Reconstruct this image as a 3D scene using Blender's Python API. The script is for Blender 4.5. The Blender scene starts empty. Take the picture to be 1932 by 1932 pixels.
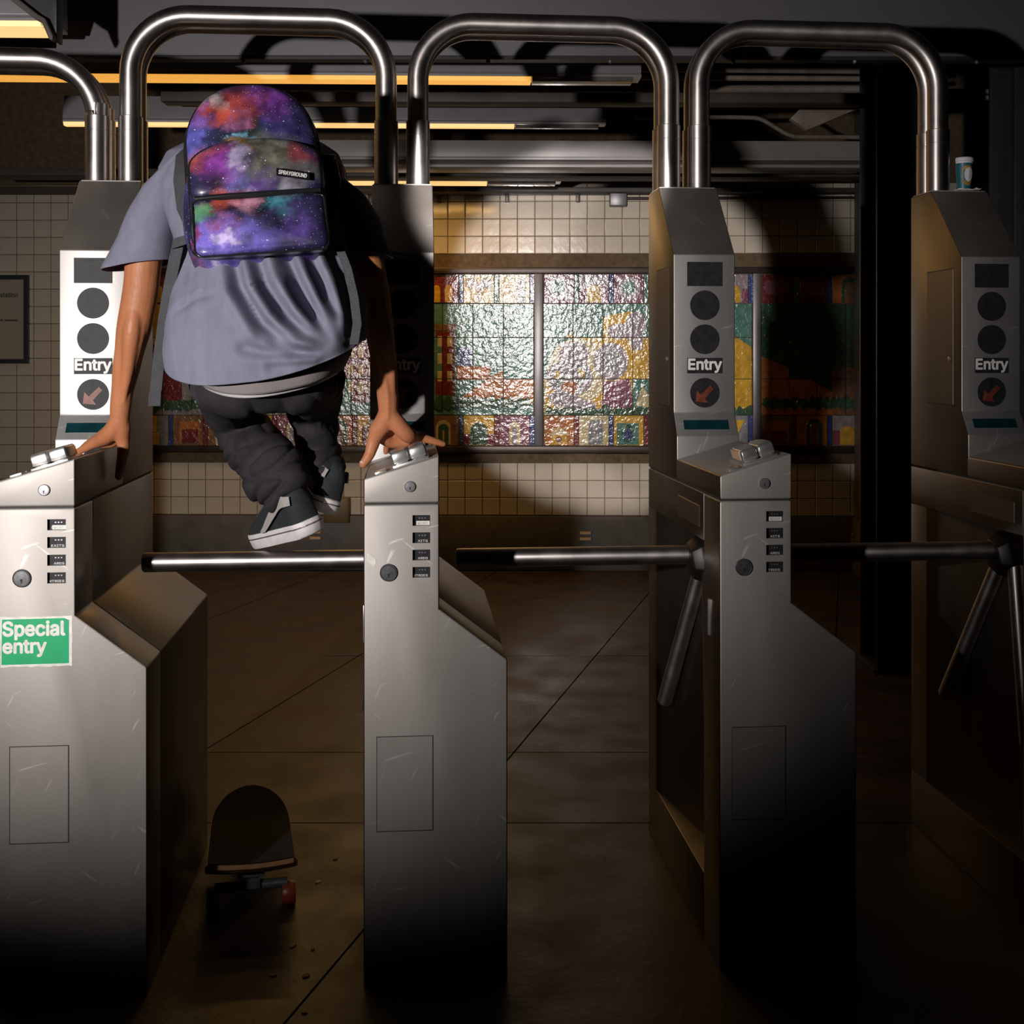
import bpy, bmesh, math, random
import numpy as np
from mathutils import Vector, Matrix, noise

random.seed(7)
scene = bpy.context.scene
C = scene.collection
R = math.radians

# ------------------------------------------------------------------ camera, world, lights, exposure
FOC, CX, HY, CAMZ = 2300.0, 966.0, 670.0, 1.32
cam_data = bpy.data.cameras.new('camera')
cam = bpy.data.objects.new('camera', cam_data)
C.objects.link(cam)
cam.location = (0, 0, CAMZ)
cam.rotation_euler = (R(90), 0, 0)
cam_data.sensor_width = 36
cam_data.lens = 36 * FOC / 1932
cam_data.shift_y = -(966 - HY) / 1932
cam_data.clip_end = 60
scene.camera = cam

w = bpy.data.worlds.new('world')
scene.world = w
w.use_nodes = True
w.node_tree.nodes['Background'].inputs[0].default_value = (1.0, 0.62, 0.32, 1)
w.node_tree.nodes['Background'].inputs[1].default_value = 0.004

scene.view_settings.view_transform = 'Standard'
scene.view_settings.look = 'None'
scene.view_settings.gamma = 1
scene.view_settings.use_curve_mapping = False
scene.view_settings.exposure = 0.0


def spot(name, loc, target, power, angle, blend, color, size, wide=1.0):
    d = bpy.data.lights.new(name, 'SPOT')
    d.energy = power
    d.spot_size = R(angle)
    d.spot_blend = blend
    d.color = color
    d.shadow_soft_size = size
    o = bpy.data.objects.new(name, d)
    C.objects.link(o)
    o.location = loc
    o.rotation_euler = (Vector(target) - Vector(loc)).to_track_quat('-Z', 'Y').to_euler()
    o.scale = (wide, 1, 1)     # an oblong flash head throws an oblong beam
    return o


# the photographer's two flashes: the key left of the camera, a second one near the camera thrown on the far wall
spot('flash_key', (-1.55, 0.05, 1.42), (-0.93, 2.75, 1.62), 400, 65, 0.85, (1.0, 0.95, 0.92), 0.035, 1.25)
spot('flash_fill', (-0.16, 1.45, 1.87), (0.585, 7.5, 1.46), 800, 21.5, 0.25, (1.0, 0.95, 0.92), 0.03)


def area_light(name, loc, power, color, sx, sy, parent=None, rot=(0, 0, 0)):
    d = bpy.data.lights.new(name, 'AREA')
    d.shape = 'RECTANGLE'
    d.size, d.size_y = sx, sy
    d.energy = power
    d.color = color
    o = bpy.data.objects.new(name, d)
    C.objects.link(o)
    o.location = loc
    o.rotation_euler = rot
    o.parent = parent
    return o


WARM = (1.0, 0.56, 0.16)

# ------------------------------------------------------------------ helpers


def at(px, py, Y):
    return Vector(((px - CX) / FOC * Y, Y, CAMZ - (py - HY) / FOC * Y))


def empty(name, label, cat, loc=(0, 0, 0), rz=0.0, group=None):
    o = bpy.data.objects.new(name, None)
    C.objects.link(o)
    o.location = loc
    o.rotation_euler = (0, 0, rz)
    o['label'] = label
    o['category'] = cat
    if group:
        o['group'] = group
    return o


def tag(o, label, cat, group=None):
    o['label'] = label
    o['category'] = cat
    if group:
        o['group'] = group
    return o


class MB:
    def __init__(self):
        self.v, self.f = [], []

    def add(self, vs, fs):
        n = len(self.v)
        self.v += [tuple(p) for p in vs]
        self.f += [tuple(i + n for i in q) for q in fs]
        return self

    def box(self, x0, x1, y0, y1, z0, z1):
        return self.prism([(x0, z0), (x1, z0), (x1, z1), (x0, z1)], y0, y1, 'y')

    def prism(self, poly, a0, a1, axis='y', mtx=None):
        def P(p, a):
            if axis == 'y':
                q = (p[0], a, p[1])
            elif axis == 'x':
                q = (a, p[0], p[1])
            else:
                q = (p[0], p[1], a)
            return mtx @ Vector(q) if mtx else q
        n = len(poly)
        vs = [P(p, a0) for p in poly] + [P(p, a1) for p in poly]
        fs = [tuple(range(n)), tuple(range(2 * n - 1, n - 1, -1))]
        fs += [(i, i + n, (i + 1) % n + n, (i + 1) % n) for i in range(n)]
        return self.add(vs, fs)

    def loft(self, rings, closed=True, cap=True):
        n = len(rings[0])
        vs = [p for r in rings for p in r]
        fs = []
        m = n if closed else n - 1
        for i in range(len(rings) - 1):
            for j in range(m):
                k = (j + 1) % n
                fs.append((i * n + j, i * n + k, (i + 1) * n + k, (i + 1) * n + j))
        if cap and closed:
            fs.append(tuple(range(n - 1, -1, -1)))
            fs.append(tuple((len(rings) - 1) * n + j for j in range(n)))
        return self.add(vs, fs)

    def tube(self, pts, radii, n=16, cap=True):
        pts = [Vector(p) for p in pts]
        if not hasattr(radii, '__len__'):
            radii = [radii] * len(pts)
        rings = []
        up = None
        for i, p in enumerate(pts):
            t = (pts[min(i + 1, len(pts) - 1)] - pts[max(i - 1, 0)]).normalized()
            if up is None:
                up = Vector((0, 0, 1)) if abs(t.z) < 0.9 else Vector((0, 1, 0))
            up = (up - t * up.dot(t)).normalized()
            s = t.cross(up)
            rings.append([p + (up * math.cos(a) + s * math.sin(a)) * radii[i] for a in [2 * math.pi * k / n for k in range(n)]])
        return self.loft(rings, True, cap)

    def lathe(self, prof, mtx, n=24):
        rings = [[mtx @ Vector((r * math.cos(a), r * math.sin(a), z)) for a in [2 * math.pi * k / n for k in range(n)]] for r, z in prof]
        return self.loft(rings)

    def ball(self, c, r, n=14, m=9, mtx=None):
        rx, ry, rz = r if hasattr(r, '__len__') else (r, r, r)
        rings = []
        for i in range(m + 1):
            a = math.pi * (0.02 + 0.96 * i / m)
            ring = []
            for k in range(n):
                b = 2 * math.pi * k / n
                q = Vector((rx * math.sin(a) * math.cos(b), ry * math.sin(a) * math.sin(b), -rz * math.cos(a)))
                if mtx:
                    q = mtx @ q
                ring.append(q + Vector(c))
            rings.append(ring)
        return self.loft(rings)

    def build(self, name, mat, parent=None, bevel=0.0, smooth=None, segs=2, normals=True):
        me = bpy.data.meshes.new(name)
        bm = bmesh.new()
        vs = [bm.verts.new(p) for p in self.v]
        for q in self.f:
            try:
                bm.faces.new([vs[i] for i in q])
            except ValueError:
                pass
        if normals:
            bmesh.ops.recalc_face_normals(bm, faces=bm.faces)
        if bevel:
            es = [e for e in bm.edges if len(e.link_faces) == 2 and e.calc_face_angle(0) > R(25)]
            bmesh.ops.bevel(bm, geom=es, offset=bevel, segments=segs, profile=0.5, affect='EDGES', clamp_overlap=True)
            if smooth is None:
                smooth = 35
        bm.to_mesh(me)
        bm.free()
        if smooth:
            me.polygons.foreach_set('use_smooth', [True] * len(me.polygons))
            me.set_sharp_from_angle(angle=R(smooth))
        if mat:
            me.materials.append(mat)
        o = bpy.data.objects.new(name, me)
        C.objects.link(o)
        o.parent = parent
        return o


def tube_uv(o, n):
    """u along the tube, v round it, so that the polish runs the right way"""
    me = o.data
    uv = me.uv_layers.new(name='along')
    nr = max(1, len(me.vertices) // n - 1)
    for lp in me.loops:
        uv.data[lp.index].uv = ((lp.vertex_index // n) / nr, (lp.vertex_index % n) / n)
    return o


def shade_sides(o):
    """flanks, ledges and tower slants: same steel, their shade painted as darker, more metallic copies"""
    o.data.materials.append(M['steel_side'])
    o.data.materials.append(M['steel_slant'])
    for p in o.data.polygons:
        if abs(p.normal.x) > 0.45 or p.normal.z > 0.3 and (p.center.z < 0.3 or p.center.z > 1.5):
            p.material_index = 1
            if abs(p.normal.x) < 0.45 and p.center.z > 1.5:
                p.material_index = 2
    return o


def apply_mods(o):
    bpy.context.view_layer.update()
    dg = bpy.context.evaluated_depsgraph_get()
    me = bpy.data.meshes.new_from_object(o.evaluated_get(dg), depsgraph=dg)
    o.modifiers.clear()
    o.data = me
    return o


try:
    import os
    FONT = bpy.data.fonts.load(os.path.join(bpy.utils.system_resource('DATAFILES'), 'fonts', 'Inter.woff2'))
except Exception:
    FONT = None


def text(name, body, width, mat, parent, loc, rot=(R(90), 0, 0), bold=0.02, extrude=0.0003, height=None, shear=0.0, space=1.0):
    cu = bpy.data.curves.new('lettering_curve', 'FONT')
    cu.body = body
    if FONT:
        cu.font = FONT
    cu.size = 1.0
    cu.extrude = 0.0
    cu.shear = shear
    cu.space_character = space
    cu.space_line = 0.86
    cu.resolution_u = 4
    tmp = bpy.data.objects.new('lettering_source', cu)
    C.objects.link(tmp)
    bpy.context.view_layer.update()
    dg = bpy.context.evaluated_depsgraph_get()
    me = bpy.data.meshes.new_from_object(tmp.evaluated_get(dg), depsgraph=dg)
    bpy.data.objects.remove(tmp)
    me.name = name
    co = np.array([v.co[:] for v in me.vertices])
    mn, mx = co.min(0), co.max(0)
    k = width / (mx[0] - mn[0])
    ky = k if height is None else height / (mx[1] - mn[1])
    for v in me.vertices:
        v.co = ((v.co.x - mn[0]) * k, (v.co.y - mn[1]) * ky, extrude)
    if bold:
        # a heavier weight: the glyphs again, shifted by the stroke's gain
        b3 = MB()
        fs = [tuple(p.vertices) for p in me.polygons]
        g = bold * ky
        for q, (dx, dy) in enumerate(((0, 0), (1, 0), (-1, 0), (0, 1), (0, -1), (.7, .7), (-.7, .7), (.7, -.7), (-.7, -.7))):
            b3.add([(v.co.x + dx * g, v.co.y + dy * g, v.co.z + q * 4e-6) for v in me.vertices], fs)
        me2 = bpy.data.meshes.new(name)
        me2.from_pydata(b3.v, [], b3.f)
        me = me2
    me.materials.clear()
    me.materials.append(mat)
    o = bpy.data.objects.new(name, me)
    C.objects.link(o)
    o.parent = parent
    o.location = loc
    o.rotation_euler = rot
    return o


# ------------------------------------------------------------------ materials
def mat(name, col, rough=0.5, metal=0.0, var=0.0, vscale=8.0, bump=0.0, bscale=60.0, rvar=0.0, stretch=(1, 1, 1), coat=0.0, spec=0.5, emit=None, estr=0.0, detail=4):
    m = bpy.data.materials.new(name)
    m.use_nodes = True
    nt = m.node_tree
    N, L = nt.nodes, nt.links
    b = N['Principled BSDF']
    b.inputs['Base Color'].default_value = (*col, 1)
    b.inputs['Roughness'].default_value = rough
    b.inputs['Metallic'].default_value = metal
    b.inputs['Coat Weight'].default_value = coat
    b.inputs['Coat Roughness'].default_value = 0.12
    b.inputs['Specular IOR Level'].default_value = spec
    if emit:
        b.inputs['Emission Color'].default_value = (*emit, 1)
        b.inputs['Emission Strength'].default_value = estr
    tc = N.new('ShaderNodeTexCoord')
    mp = N.new('ShaderNodeMapping')
    mp.inputs['Scale'].default_value = stretch
    L.new(tc.outputs['Object'], mp.inputs['Vector'])
    if var or rvar:
        n = N.new('ShaderNodeTexNoise')
        n.inputs['Scale'].default_value = vscale
        n.inputs['Detail'].default_value = detail
        L.new(mp.outputs['Vector'], n.inputs['Vector'])
        if var:
            r = N.new('ShaderNodeValToRGB')
            r.color_ramp.elements[0].position = 0.3
            r.color_ramp.elements[1].position = 0.7
            r.color_ramp.elements[0].color = (*[c * (1 - var) for c in col], 1)
            r.color_ramp.elements[1].color = (*[min(1, c * (1 + var)) for c in col], 1)
            L.new(n.outputs['Fac'], r.inputs['Fac'])
            L.new(r.outputs['Color'], b.inputs['Base Color'])
        if rvar:
            mr = N.new('ShaderNodeMapRange')
            mr.inputs['From Min'].default_value = 0.3
            mr.inputs['From Max'].default_value = 0.7
            mr.inputs['To Min'].default_value = rough - rvar
            mr.inputs['To Max'].default_value = rough + rvar
            L.new(n.outputs['Fac'], mr.inputs['Value'])
            L.new(mr.outputs['Result'], b.inputs['Roughness'])
    if bump:
        n2 = N.new('ShaderNodeTexNoise')
        n2.inputs['Scale'].default_value = bscale
        n2.inputs['Detail'].default_value = 3
        L.new(mp.outputs['Vector'], n2.inputs['Vector'])
        bp = N.new('ShaderNodeBump')
        bp.inputs['Strength'].default_value = bump
        bp.inputs['Distance'].default_value = 0.01
        L.new(n2.outputs['Fac'], bp.inputs['Height'])
        L.new(bp.outputs['Normal'], b.inputs['Normal'])
    return m


def steel_material(name, col, rough, metal):
    """satin stainless steel: faint cloudy wear, fine vertical grain and random hairline scratches"""
    m = mat(name, col, rough, metal, var=0.07, vscale=7, rvar=0.05, bump=0.012, bscale=260, stretch=(1, 1, 0.35))
    nt = m.node_tree
    N, L = nt.nodes, nt.links
    b = N['Principled BSDF']
    src = b.inputs['Base Color'].links[0].from_socket
    tc = N.new('ShaderNodeTexCoord')
    acc = None
    for ang, sc in ((25, 26), (-50, 19), (72, 31)):
        mp = N.new('ShaderNodeMapping')
        mp.inputs['Rotation'].default_value = (0, R(ang), R(ang * 0.4))
        mp.vector_type = 'TEXTURE'
        mp.inputs['Scale'].default_value = (1 / (sc * 3.2), 1 / (sc * 0.35), 1 / (sc * 0.35))
        L.new(tc.outputs['Object'], mp.inputs['Vector'])
        vo = N.new('ShaderNodeTexNoise')
        vo.inputs['Scale'].default_value = 1.0
        vo.inputs['Detail'].default_value = 1
        vo.inputs['Distortion'].default_value = 0.4
        L.new(mp.outputs['Vector'], vo.inputs['Vector'])
        mr = N.new('ShaderNodeMapRange')
        mr.inputs['From Min'].default_value = 0.735
        mr.inputs['From Max'].default_value = 0.79
        L.new(vo.outputs['Fac'], mr.inputs['Value'])
        if acc is None:
            acc = mr.outputs['Result']
        else:
            mx = N.new('ShaderNodeMath')
            mx.operation = 'MAXIMUM'
            L.new(acc, mx.inputs[0])
            L.new(mr.outputs['Result'], mx.inputs[1])
            acc = mx.outputs[0]
    sc_ = N.new('ShaderNodeMath')
    sc_.operation = 'MULTIPLY'
    sc_.inputs[1].default_value = 0.35
    L.new(acc, sc_.inputs[0])
    mix = N.new('ShaderNodeMixRGB')
    mix.inputs[2].default_value = (0.85, 0.83, 0.81, 1)
    L.new(sc_.outputs[0], mix.inputs[0])
    L.new(src, mix.inputs[1])
    L.new(mix.outputs[0], b.inputs['Base Color'])
    return m


def galaxy_material():
    """printed cloth: clouds of colour with ragged edges over a dark field, sprinkled with stars (pack space: x right, y up)"""
    m = bpy.data.materials.new('galaxy_print')
    m.use_nodes = True
    nt = m.node_tree
    N, L = nt.nodes, nt.links
    b = N['Principled BSDF']
    b.inputs['Roughness'].default_value = 0.42
    b.inputs['Coat Weight'].default_value = 0.45
    b.inputs['Coat Roughness'].default_value = 0.18
    tc = N.new('ShaderNodeTexCoord')

    def vmath(op, a, c=None, val=None):
        x = N.new('ShaderNodeVectorMath')
        x.operation = op
        L.new(a, x.inputs[0])
        if c is not None:
            L.new(c, x.inputs[1])
        if val is not None:
            x.inputs[1].default_value = val
        return x
    flat = vmath('MULTIPLY', tc.outputs['Object'], val=(1, 1, 0)).outputs[0]

    def wobble(scale, amp, src):
        n = N.new('ShaderNodeTexNoise')
        n.inputs['Scale'].default_value = scale
        n.inputs['Detail'].default_value = 6
        n.inputs['Roughness'].default_value = 0.62
        L.new(tc.outputs['Object'], n.inputs['Vector'])
        c = vmath('SUBTRACT', n.outputs['Color'], val=(0.5, 0.5, 0.5)).outputs[0]
        c = vmath('MULTIPLY', c, val=(amp, amp * 0.7, 0)).outputs[0]
        return vmath('ADD', src, c).outputs[0]
    co = wobble(34, 0.055, wobble(10, 0.15, flat))
    cur = N.new('ShaderNodeRGB')
    cur.outputs[0].default_value = (0.022, 0.018, 0.06, 1)
    cur = cur.outputs[0]
    blobs = [
        (361, 244, 46, (.11, .11, .46)), (404, 237, 30, (.012, .013, .03)), (533, 252, 50, (.035, .03, .13)), (479, 248, 36, (.008, .028, .02)),
        (356, 192, 30, (.26, .08, .32)), (509, 181, 38, (.15, .035, .25)), (453, 196, 38, (.28, .04, .03)), (404, 196, 26, (.52, .075, .03)), (404, 177, 20, (.36, .31, .31)), (445, 218, 24, (.32, .12, .25)), (449, 254, 11, (.20, .46, .62)), (470, 268, 9, (.12, .36, .62)),
        (514, 298, 52, (.15, .15, .10)), (561, 296, 26, (.17, .025, .03)), (570, 336, 26, (.13, .12, .12)), (380, 298, 34, (.38, .075, .025)), (445, 282, 22, (.22, .13, .025)), (412, 325, 40, (.20, .03, .30)), (406, 350, 26, (.008, .008, .012)), (442, 308, 20, (.32, .28, .42)), (458, 362, 30, (.13, .12, .38)), (501, 354, 22, (.09, .04, .20)), (545, 366, 20, (.20, .19, .23)),
        (477, 416, 60, (.02, .018, .024)), (427, 384, 28, (.58, .10, .06)), (471, 390, 27, (.66, .30, .42)), (391, 406, 18, (.07, .22, .09)), (533, 393, 26, (.05, .22, .28)), (430, 434, 20, (.20, .035, .03)), (402, 458, 44, (.20, .15, .62)), (477, 460, 40, (.13, .10, .46)), (561, 445, 36, (.09, .05, .24)), (420, 457, 13, (.62, .52, .80)), (375, 440, 18, (.17, .02, .05)),
        (330, 330, 18, (.05, .045, .17)), (335, 420, 18, (.06, .06, .26)),
    ]
    for px, py, r, col in blobs:
        k = (470 - py) / 312
        x, y = (px - (492 - 26 * k)) / 946, k * 0.379
        d = vmath('DISTANCE', co, val=(x, y, 0)).outputs['Value']
        mr = N.new('ShaderNodeMapRange')
        mr.interpolation_type = 'SMOOTHSTEP'
        mr.inputs['To Max'].default_value = 0.85
        mr.inputs['From Min'].default_value = r / 946 * 1.55
        mr.inputs['From Max'].default_value = r / 946 * 0.25
        L.new(d, mr.inputs['Value'])
        mx = N.new('ShaderNodeMixRGB')
        mx.inputs[2].default_value = (*col, 1)
        L.new(mr.outputs['Result'], mx.inputs[0])
        L.new(cur, mx.inputs[1])
        cur = mx.outputs[0]
    # fine wisps and stars
    n = N.new('ShaderNodeTexNoise')
    n.inputs['Scale'].default_value = 38
    n.inputs['Detail'].default_value = 5
    L.new(tc.outputs['Object'], n.inputs['Vector'])
    r = N.new('ShaderNodeValToRGB')
    r.color_ramp.elements[0].position, r.color_ramp.elements[0].color = 0.3, (0.45, 0.45, 0.45, 1)
    r.color_ramp.elements[1].position, r.color_ramp.elements[1].color = 0.72, (1.5, 1.5, 1.5, 1)
    L.new(n.outputs['Fac'], r.inputs['Fac'])
    mu_ = N.new('ShaderNodeMixRGB')
    mu_.blend_type = 'MULTIPLY'
    mu_.inputs[0].default_value = 1
    L.new(cur, mu_.inputs[1])
    L.new(r.outputs['Color'], mu_.inputs[2])
    cur = mu_.outputs[0]
    for sc, a0, a1, amt in ((150, 0.05, 0.15, 0.55), (46, 0.03, 0.085, 0.95)):
        vo = N.new('ShaderNodeTexVoronoi')
        vo.inputs['Scale'].default_value = sc
        L.new(tc.outputs['Object'], vo.inputs['Vector'])
        mr = N.new('ShaderNodeMapRange')
        mr.inputs['From Min'].default_value = a1
        mr.inputs['From Max'].default_value = a0
        mr.inputs['To Max'].default_value = amt
        L.new(vo.outputs['Distance'], mr.inputs['Value'])
        mx = N.new('ShaderNodeMixRGB')
        mx.inputs[2].default_value = (0.75, 0.80, 0.95, 1)
        L.new(mr.outputs['Result'], mx.inputs[0])
        L.new(cur, mx.inputs[1])
        cur = mx.outputs[0]
    L.new(cur, b.inputs['Base Color'])
    return m


M = {}
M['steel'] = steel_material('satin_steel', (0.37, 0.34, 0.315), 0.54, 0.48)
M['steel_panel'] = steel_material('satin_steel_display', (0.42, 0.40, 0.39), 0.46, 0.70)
M['steel_side'] = mat('steel_side_shaded', (0.23, 0.20, 0.175), 0.38, 1.0, var=0.08, vscale=6, rvar=0.04, stretch=(1, 1, 0.3))  # the cabinet steel again, shade of the side faces put into the colour
M['steel_slant'] = steel_material('satin_steel_shaded', (0.36, 0.32, 0.29), 0.48, 0.85)  # same steel with shade painted in, for tower slants facing the dark ceiling
M['tube'] = mat('polished_steel_tube', (0.50, 0.46, 0.44), 0.42, 1.0, var=0.08, vscale=20, rvar=0.04)
_n, _l = M['tube'].node_tree.nodes, M['tube'].node_tree.links
_t = _n.new('ShaderNodeTangent')
_t.direction_type = 'UV_MAP'
_t.uv_map = 'along'
_l.new(_t.outputs['Tangent'], _n['Principled BSDF'].inputs['Tangent'])
_n['Principled BSDF'].inputs['Anisotropic'].default_value = 0.55
M['knob'] = mat('knob_steel', (0.60, 0.585, 0.57), 0.30, 0.85, var=0.1, vscale=60)
M['dark_gap'] = mat('gap_shadowed_dark', (0.02, 0.018, 0.016), 0.7)
M['black_panel'] = mat('worn_black_plastic', (0.022, 0.021, 0.024), 0.5, var=0.25, vscale=60, bump=0.05, bscale=150, spec=0.18)
M['black_iron'] = mat('black_iron', (0.018, 0.013, 0.010), 0.42, 0.3, var=0.3, vscale=20)
M['display'] = mat('teal_display', (0.004, 0.03, 0.038), 0.25, var=0.2, vscale=40)
M['white_letter'] = mat('white_lettering', (0.78, 0.77, 0.75), 0.5)
M['grey_letter'] = mat('grey_lettering', (0.42, 0.40, 0.38), 0.5)
M['dark_letter'] = mat('dark_lettering', (0.06, 0.05, 0.045), 0.6)
M['red_arrow'] = mat('red_arrow_film', (0.17, 0.032, 0.016), 0.5, var=0.35, vscale=120)
M['green'] = mat('green_vinyl', (0.004, 0.36, 0.135), 0.45, var=0.06, vscale=30)
M['white_vinyl'] = mat('white_vinyl', (0.72, 0.70, 0.64), 0.5, var=0.15, vscale=60)
M['tan_tape'] = mat('tan_tape', (0.46, 0.31, 0.20), 0.6, var=0.08)
M['lock'] = mat('lock_metal', (0.34, 0.33, 0.35), 0.35, 0.7, var=0.2, vscale=120)
M['lock_dark'] = mat('lock_metal_dark', (0.13, 0.13, 0.135), 0.4, 0.6, var=0.2, vscale=120)
M['tile'] = mat('cream_glazed_tile', (0.52, 0.45, 0.37), 0.16, var=0.10, vscale=3, coat=0.4, bump=0.12, bscale=14)
M['grout'] = mat('dark_grout', (0.10, 0.065, 0.035), 0.9, var=0.3, vscale=30)
M['base_stone'] = mat('grey_base_stone', (0.10, 0.085, 0.07), 0.55, var=0.22, vscale=10, bump=0.1, bscale=80)
M['frame'] = mat('bronze_frame', (0.045, 0.03, 0.024), 0.4, 0.5, var=0.2)
M['bar'] = mat('grey_bar', (0.17, 0.155, 0.16), 0.4, 0.6, var=0.15)
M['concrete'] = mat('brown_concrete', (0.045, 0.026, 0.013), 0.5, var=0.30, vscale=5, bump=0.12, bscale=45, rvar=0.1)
M['black_paint'] = mat('black_paint', (0.012, 0.011, 0.012), 0.5, var=0.3, vscale=10)
M['grey_paint'] = mat('grey_paint', (0.085, 0.078, 0.088), 0.55, var=0.06, vscale=8, bump=0.04, bscale=200)
M['fixture'] = mat('fixture_grey_enamel', (0.20, 0.185, 0.195), 0.45, var=0.08, vscale=10)
M['fixture_trim'] = mat('fixture_trim', (0.42, 0.40, 0.40), 0.3, 0.6)
M['lens_lit'] = mat('lit_lens', (0.6, 0.45, 0.2), 0.4, emit=(1.0, 0.46, 0.075), estr=0.85, var=0.03)
M['lens_pale'] = mat('lit_lens_pale', (0.7, 0.6, 0.4), 0.4, emit=(1.0, 0.60, 0.22), estr=1.0, var=0.03)
M['lens_off'] = mat('unlit_lens', (0.16, 0.15, 0.14), 0.18, 0.4, var=0.25, vscale=20, coat=0.5)
M['beam'] = mat('ceiling_beam_dark', (0.05, 0.038, 0.03), 0.6, var=0.3, vscale=8)
M['white_beam'] = mat('ceiling_beam_pale', (0.27, 0.245, 0.235), 0.4, var=0.12, vscale=6)
M['pipe'] = mat('painted_pipe', (0.20, 0.16, 0.13), 0.45, var=0.25, vscale=15)
M['ceiling'] = mat('dark_ceiling', (0.02, 0.016, 0.014), 0.9, var=0.3)  # near-black base tone for ceiling and outer walls
M['skin'] = mat('brown_skin', (0.43, 0.165, 0.075), 0.48, var=0.16, vscale=14, bump=0.10, bscale=110, spec=0.35)
_sk = M['skin'].node_tree
for _x in _sk.nodes:
    if _x.type == 'MAPPING':
        _x.inputs['Scale'].default_value = (1.0, 1.0, 0.35)
_sk.nodes['Principled BSDF'].inputs['Subsurface Weight'].default_value = 0.08
_sk.nodes['Principled BSDF'].inputs['Subsurface Radius'].default_value = (0.008, 0.003, 0.0015)
M['nail'] = mat('finger_nail', (0.55, 0.33, 0.25), 0.3)
M['hair'] = mat('black_hair', (0.012, 0.010, 0.009), 0.8, bump=0.6, bscale=180)
M['eye'] = mat('eye_white', (0.6, 0.57, 0.53), 0.3)
M['shirt'] = mat('blue_grey_cotton', (0.175, 0.175, 0.235), 0.85, var=0.10, vscale=30, bump=0.18, bscale=420, spec=0.2, stretch=(1.6, 1.6, 0.5))
M['tee'] = mat('grey_jersey', (0.19, 0.165, 0.165), 0.85, var=0.08, bump=0.15, bscale=300, spec=0.2)
M['waistband'] = mat('white_waistband', (0.52, 0.50, 0.52), 0.8)
M['pants'] = mat('charcoal_twill', (0.025, 0.022, 0.026), 0.85, var=0.2, vscale=25, bump=0.2, bscale=350, spec=0.25)
M['sole'] = mat('white_rubber', (0.60, 0.57, 0.57), 0.55, var=0.08, vscale=40)
M['suede'] = mat('black_suede', (0.012, 0.015, 0.019), 0.85, var=0.25, vscale=40, bump=0.2, bscale=300)
M['suede_grey'] = mat('grey_suede', (0.30, 0.275, 0.27), 0.85, var=0.1, vscale=60)
M['web'] = mat('black_webbing', (0.045, 0.045, 0.052), 0.55, var=0.15, vscale=40, bump=0.4, bscale=500)
M['piping'] = mat('black_piping', (0.012, 0.012, 0.014), 0.25)
M['galaxy'] = galaxy_material()
M['grip'] = mat('black_griptape', (0.016, 0.010, 0.009), 0.9, bump=0.4, bscale=600)
M['maple'] = mat('maple_ply', (0.30, 0.15, 0.06), 0.5, var=0.2, vscale=60)
M['wheel'] = mat('red_wheel', (0.22, 0.03, 0.015), 0.4)
M['paper'] = mat('litter_paper', (0.42, 0.32, 0.20), 0.8)
M['white_paper'] = mat('white_paper', (0.70, 0.68, 0.68), 0.7)
M['cup'] = mat('teal_cup_paper', (0.01, 0.11, 0.15), 0.45)
M['cup_white'] = mat('white_cup_lid', (0.66, 0.64, 0.66), 0.45)
M['cup_gold'] = mat('gold_print', (0.32, 0.20, 0.04), 0.5, var=0.4, vscale=90)
M['sign_paper'] = mat('sign_cream', (0.33, 0.28, 0.21), 0.5)
M['box_paint'] = mat('box_brown_paint', (0.13, 0.085, 0.03), 0.5, var=0.15)


# ------------------------------------------------------------------ setting: floor, walls, ceiling
def struct(o):
    o['kind'] = 'structure'
    return o


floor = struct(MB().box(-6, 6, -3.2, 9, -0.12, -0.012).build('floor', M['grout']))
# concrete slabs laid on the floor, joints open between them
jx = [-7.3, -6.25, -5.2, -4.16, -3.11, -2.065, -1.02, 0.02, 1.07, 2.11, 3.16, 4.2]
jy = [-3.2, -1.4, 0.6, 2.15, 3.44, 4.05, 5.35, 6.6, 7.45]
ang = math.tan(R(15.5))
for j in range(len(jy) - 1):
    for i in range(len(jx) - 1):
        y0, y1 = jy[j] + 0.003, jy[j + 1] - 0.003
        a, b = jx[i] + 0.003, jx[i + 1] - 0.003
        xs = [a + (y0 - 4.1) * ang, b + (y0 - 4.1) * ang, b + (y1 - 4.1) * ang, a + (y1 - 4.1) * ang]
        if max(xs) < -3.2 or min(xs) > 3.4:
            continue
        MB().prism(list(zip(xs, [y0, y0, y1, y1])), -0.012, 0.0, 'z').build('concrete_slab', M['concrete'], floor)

struct(MB().box(-6.2, -6.0, -3.2, 9, 0, 3.2).build('wall_left', M['ceiling']))
struct(MB().box(6.0, 6.2, -3.2, 9, 0, 3.2).build('wall_right', M['ceiling']))
struct(MB().box(-6.2, 6.2, -3.4, -3.2, 0, 3.2).build('wall_front', M['ceiling']))
WY, WD = 7.5, R(1.3)


def wu(px):
    k = (px - CX) / FOC
    return WY * k / (math.cos(WD) + k * math.sin(WD))


def wz(py, px=966.0):
    return CAMZ - (py - HY) / FOC * (WY - wu(px) * math.sin(WD))


wall = bpy.data.objects.new('wall_back', None)
wall = struct(MB().box(-5, 5, 0.0, 0.2, 0, 3.1).build('wall_back', M['grout']))
wall.location = (0, WY, 0)
wall.rotation_euler = (0, 0, -WD)
PITCH, GAP = 0.1072, 0.0034
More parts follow.
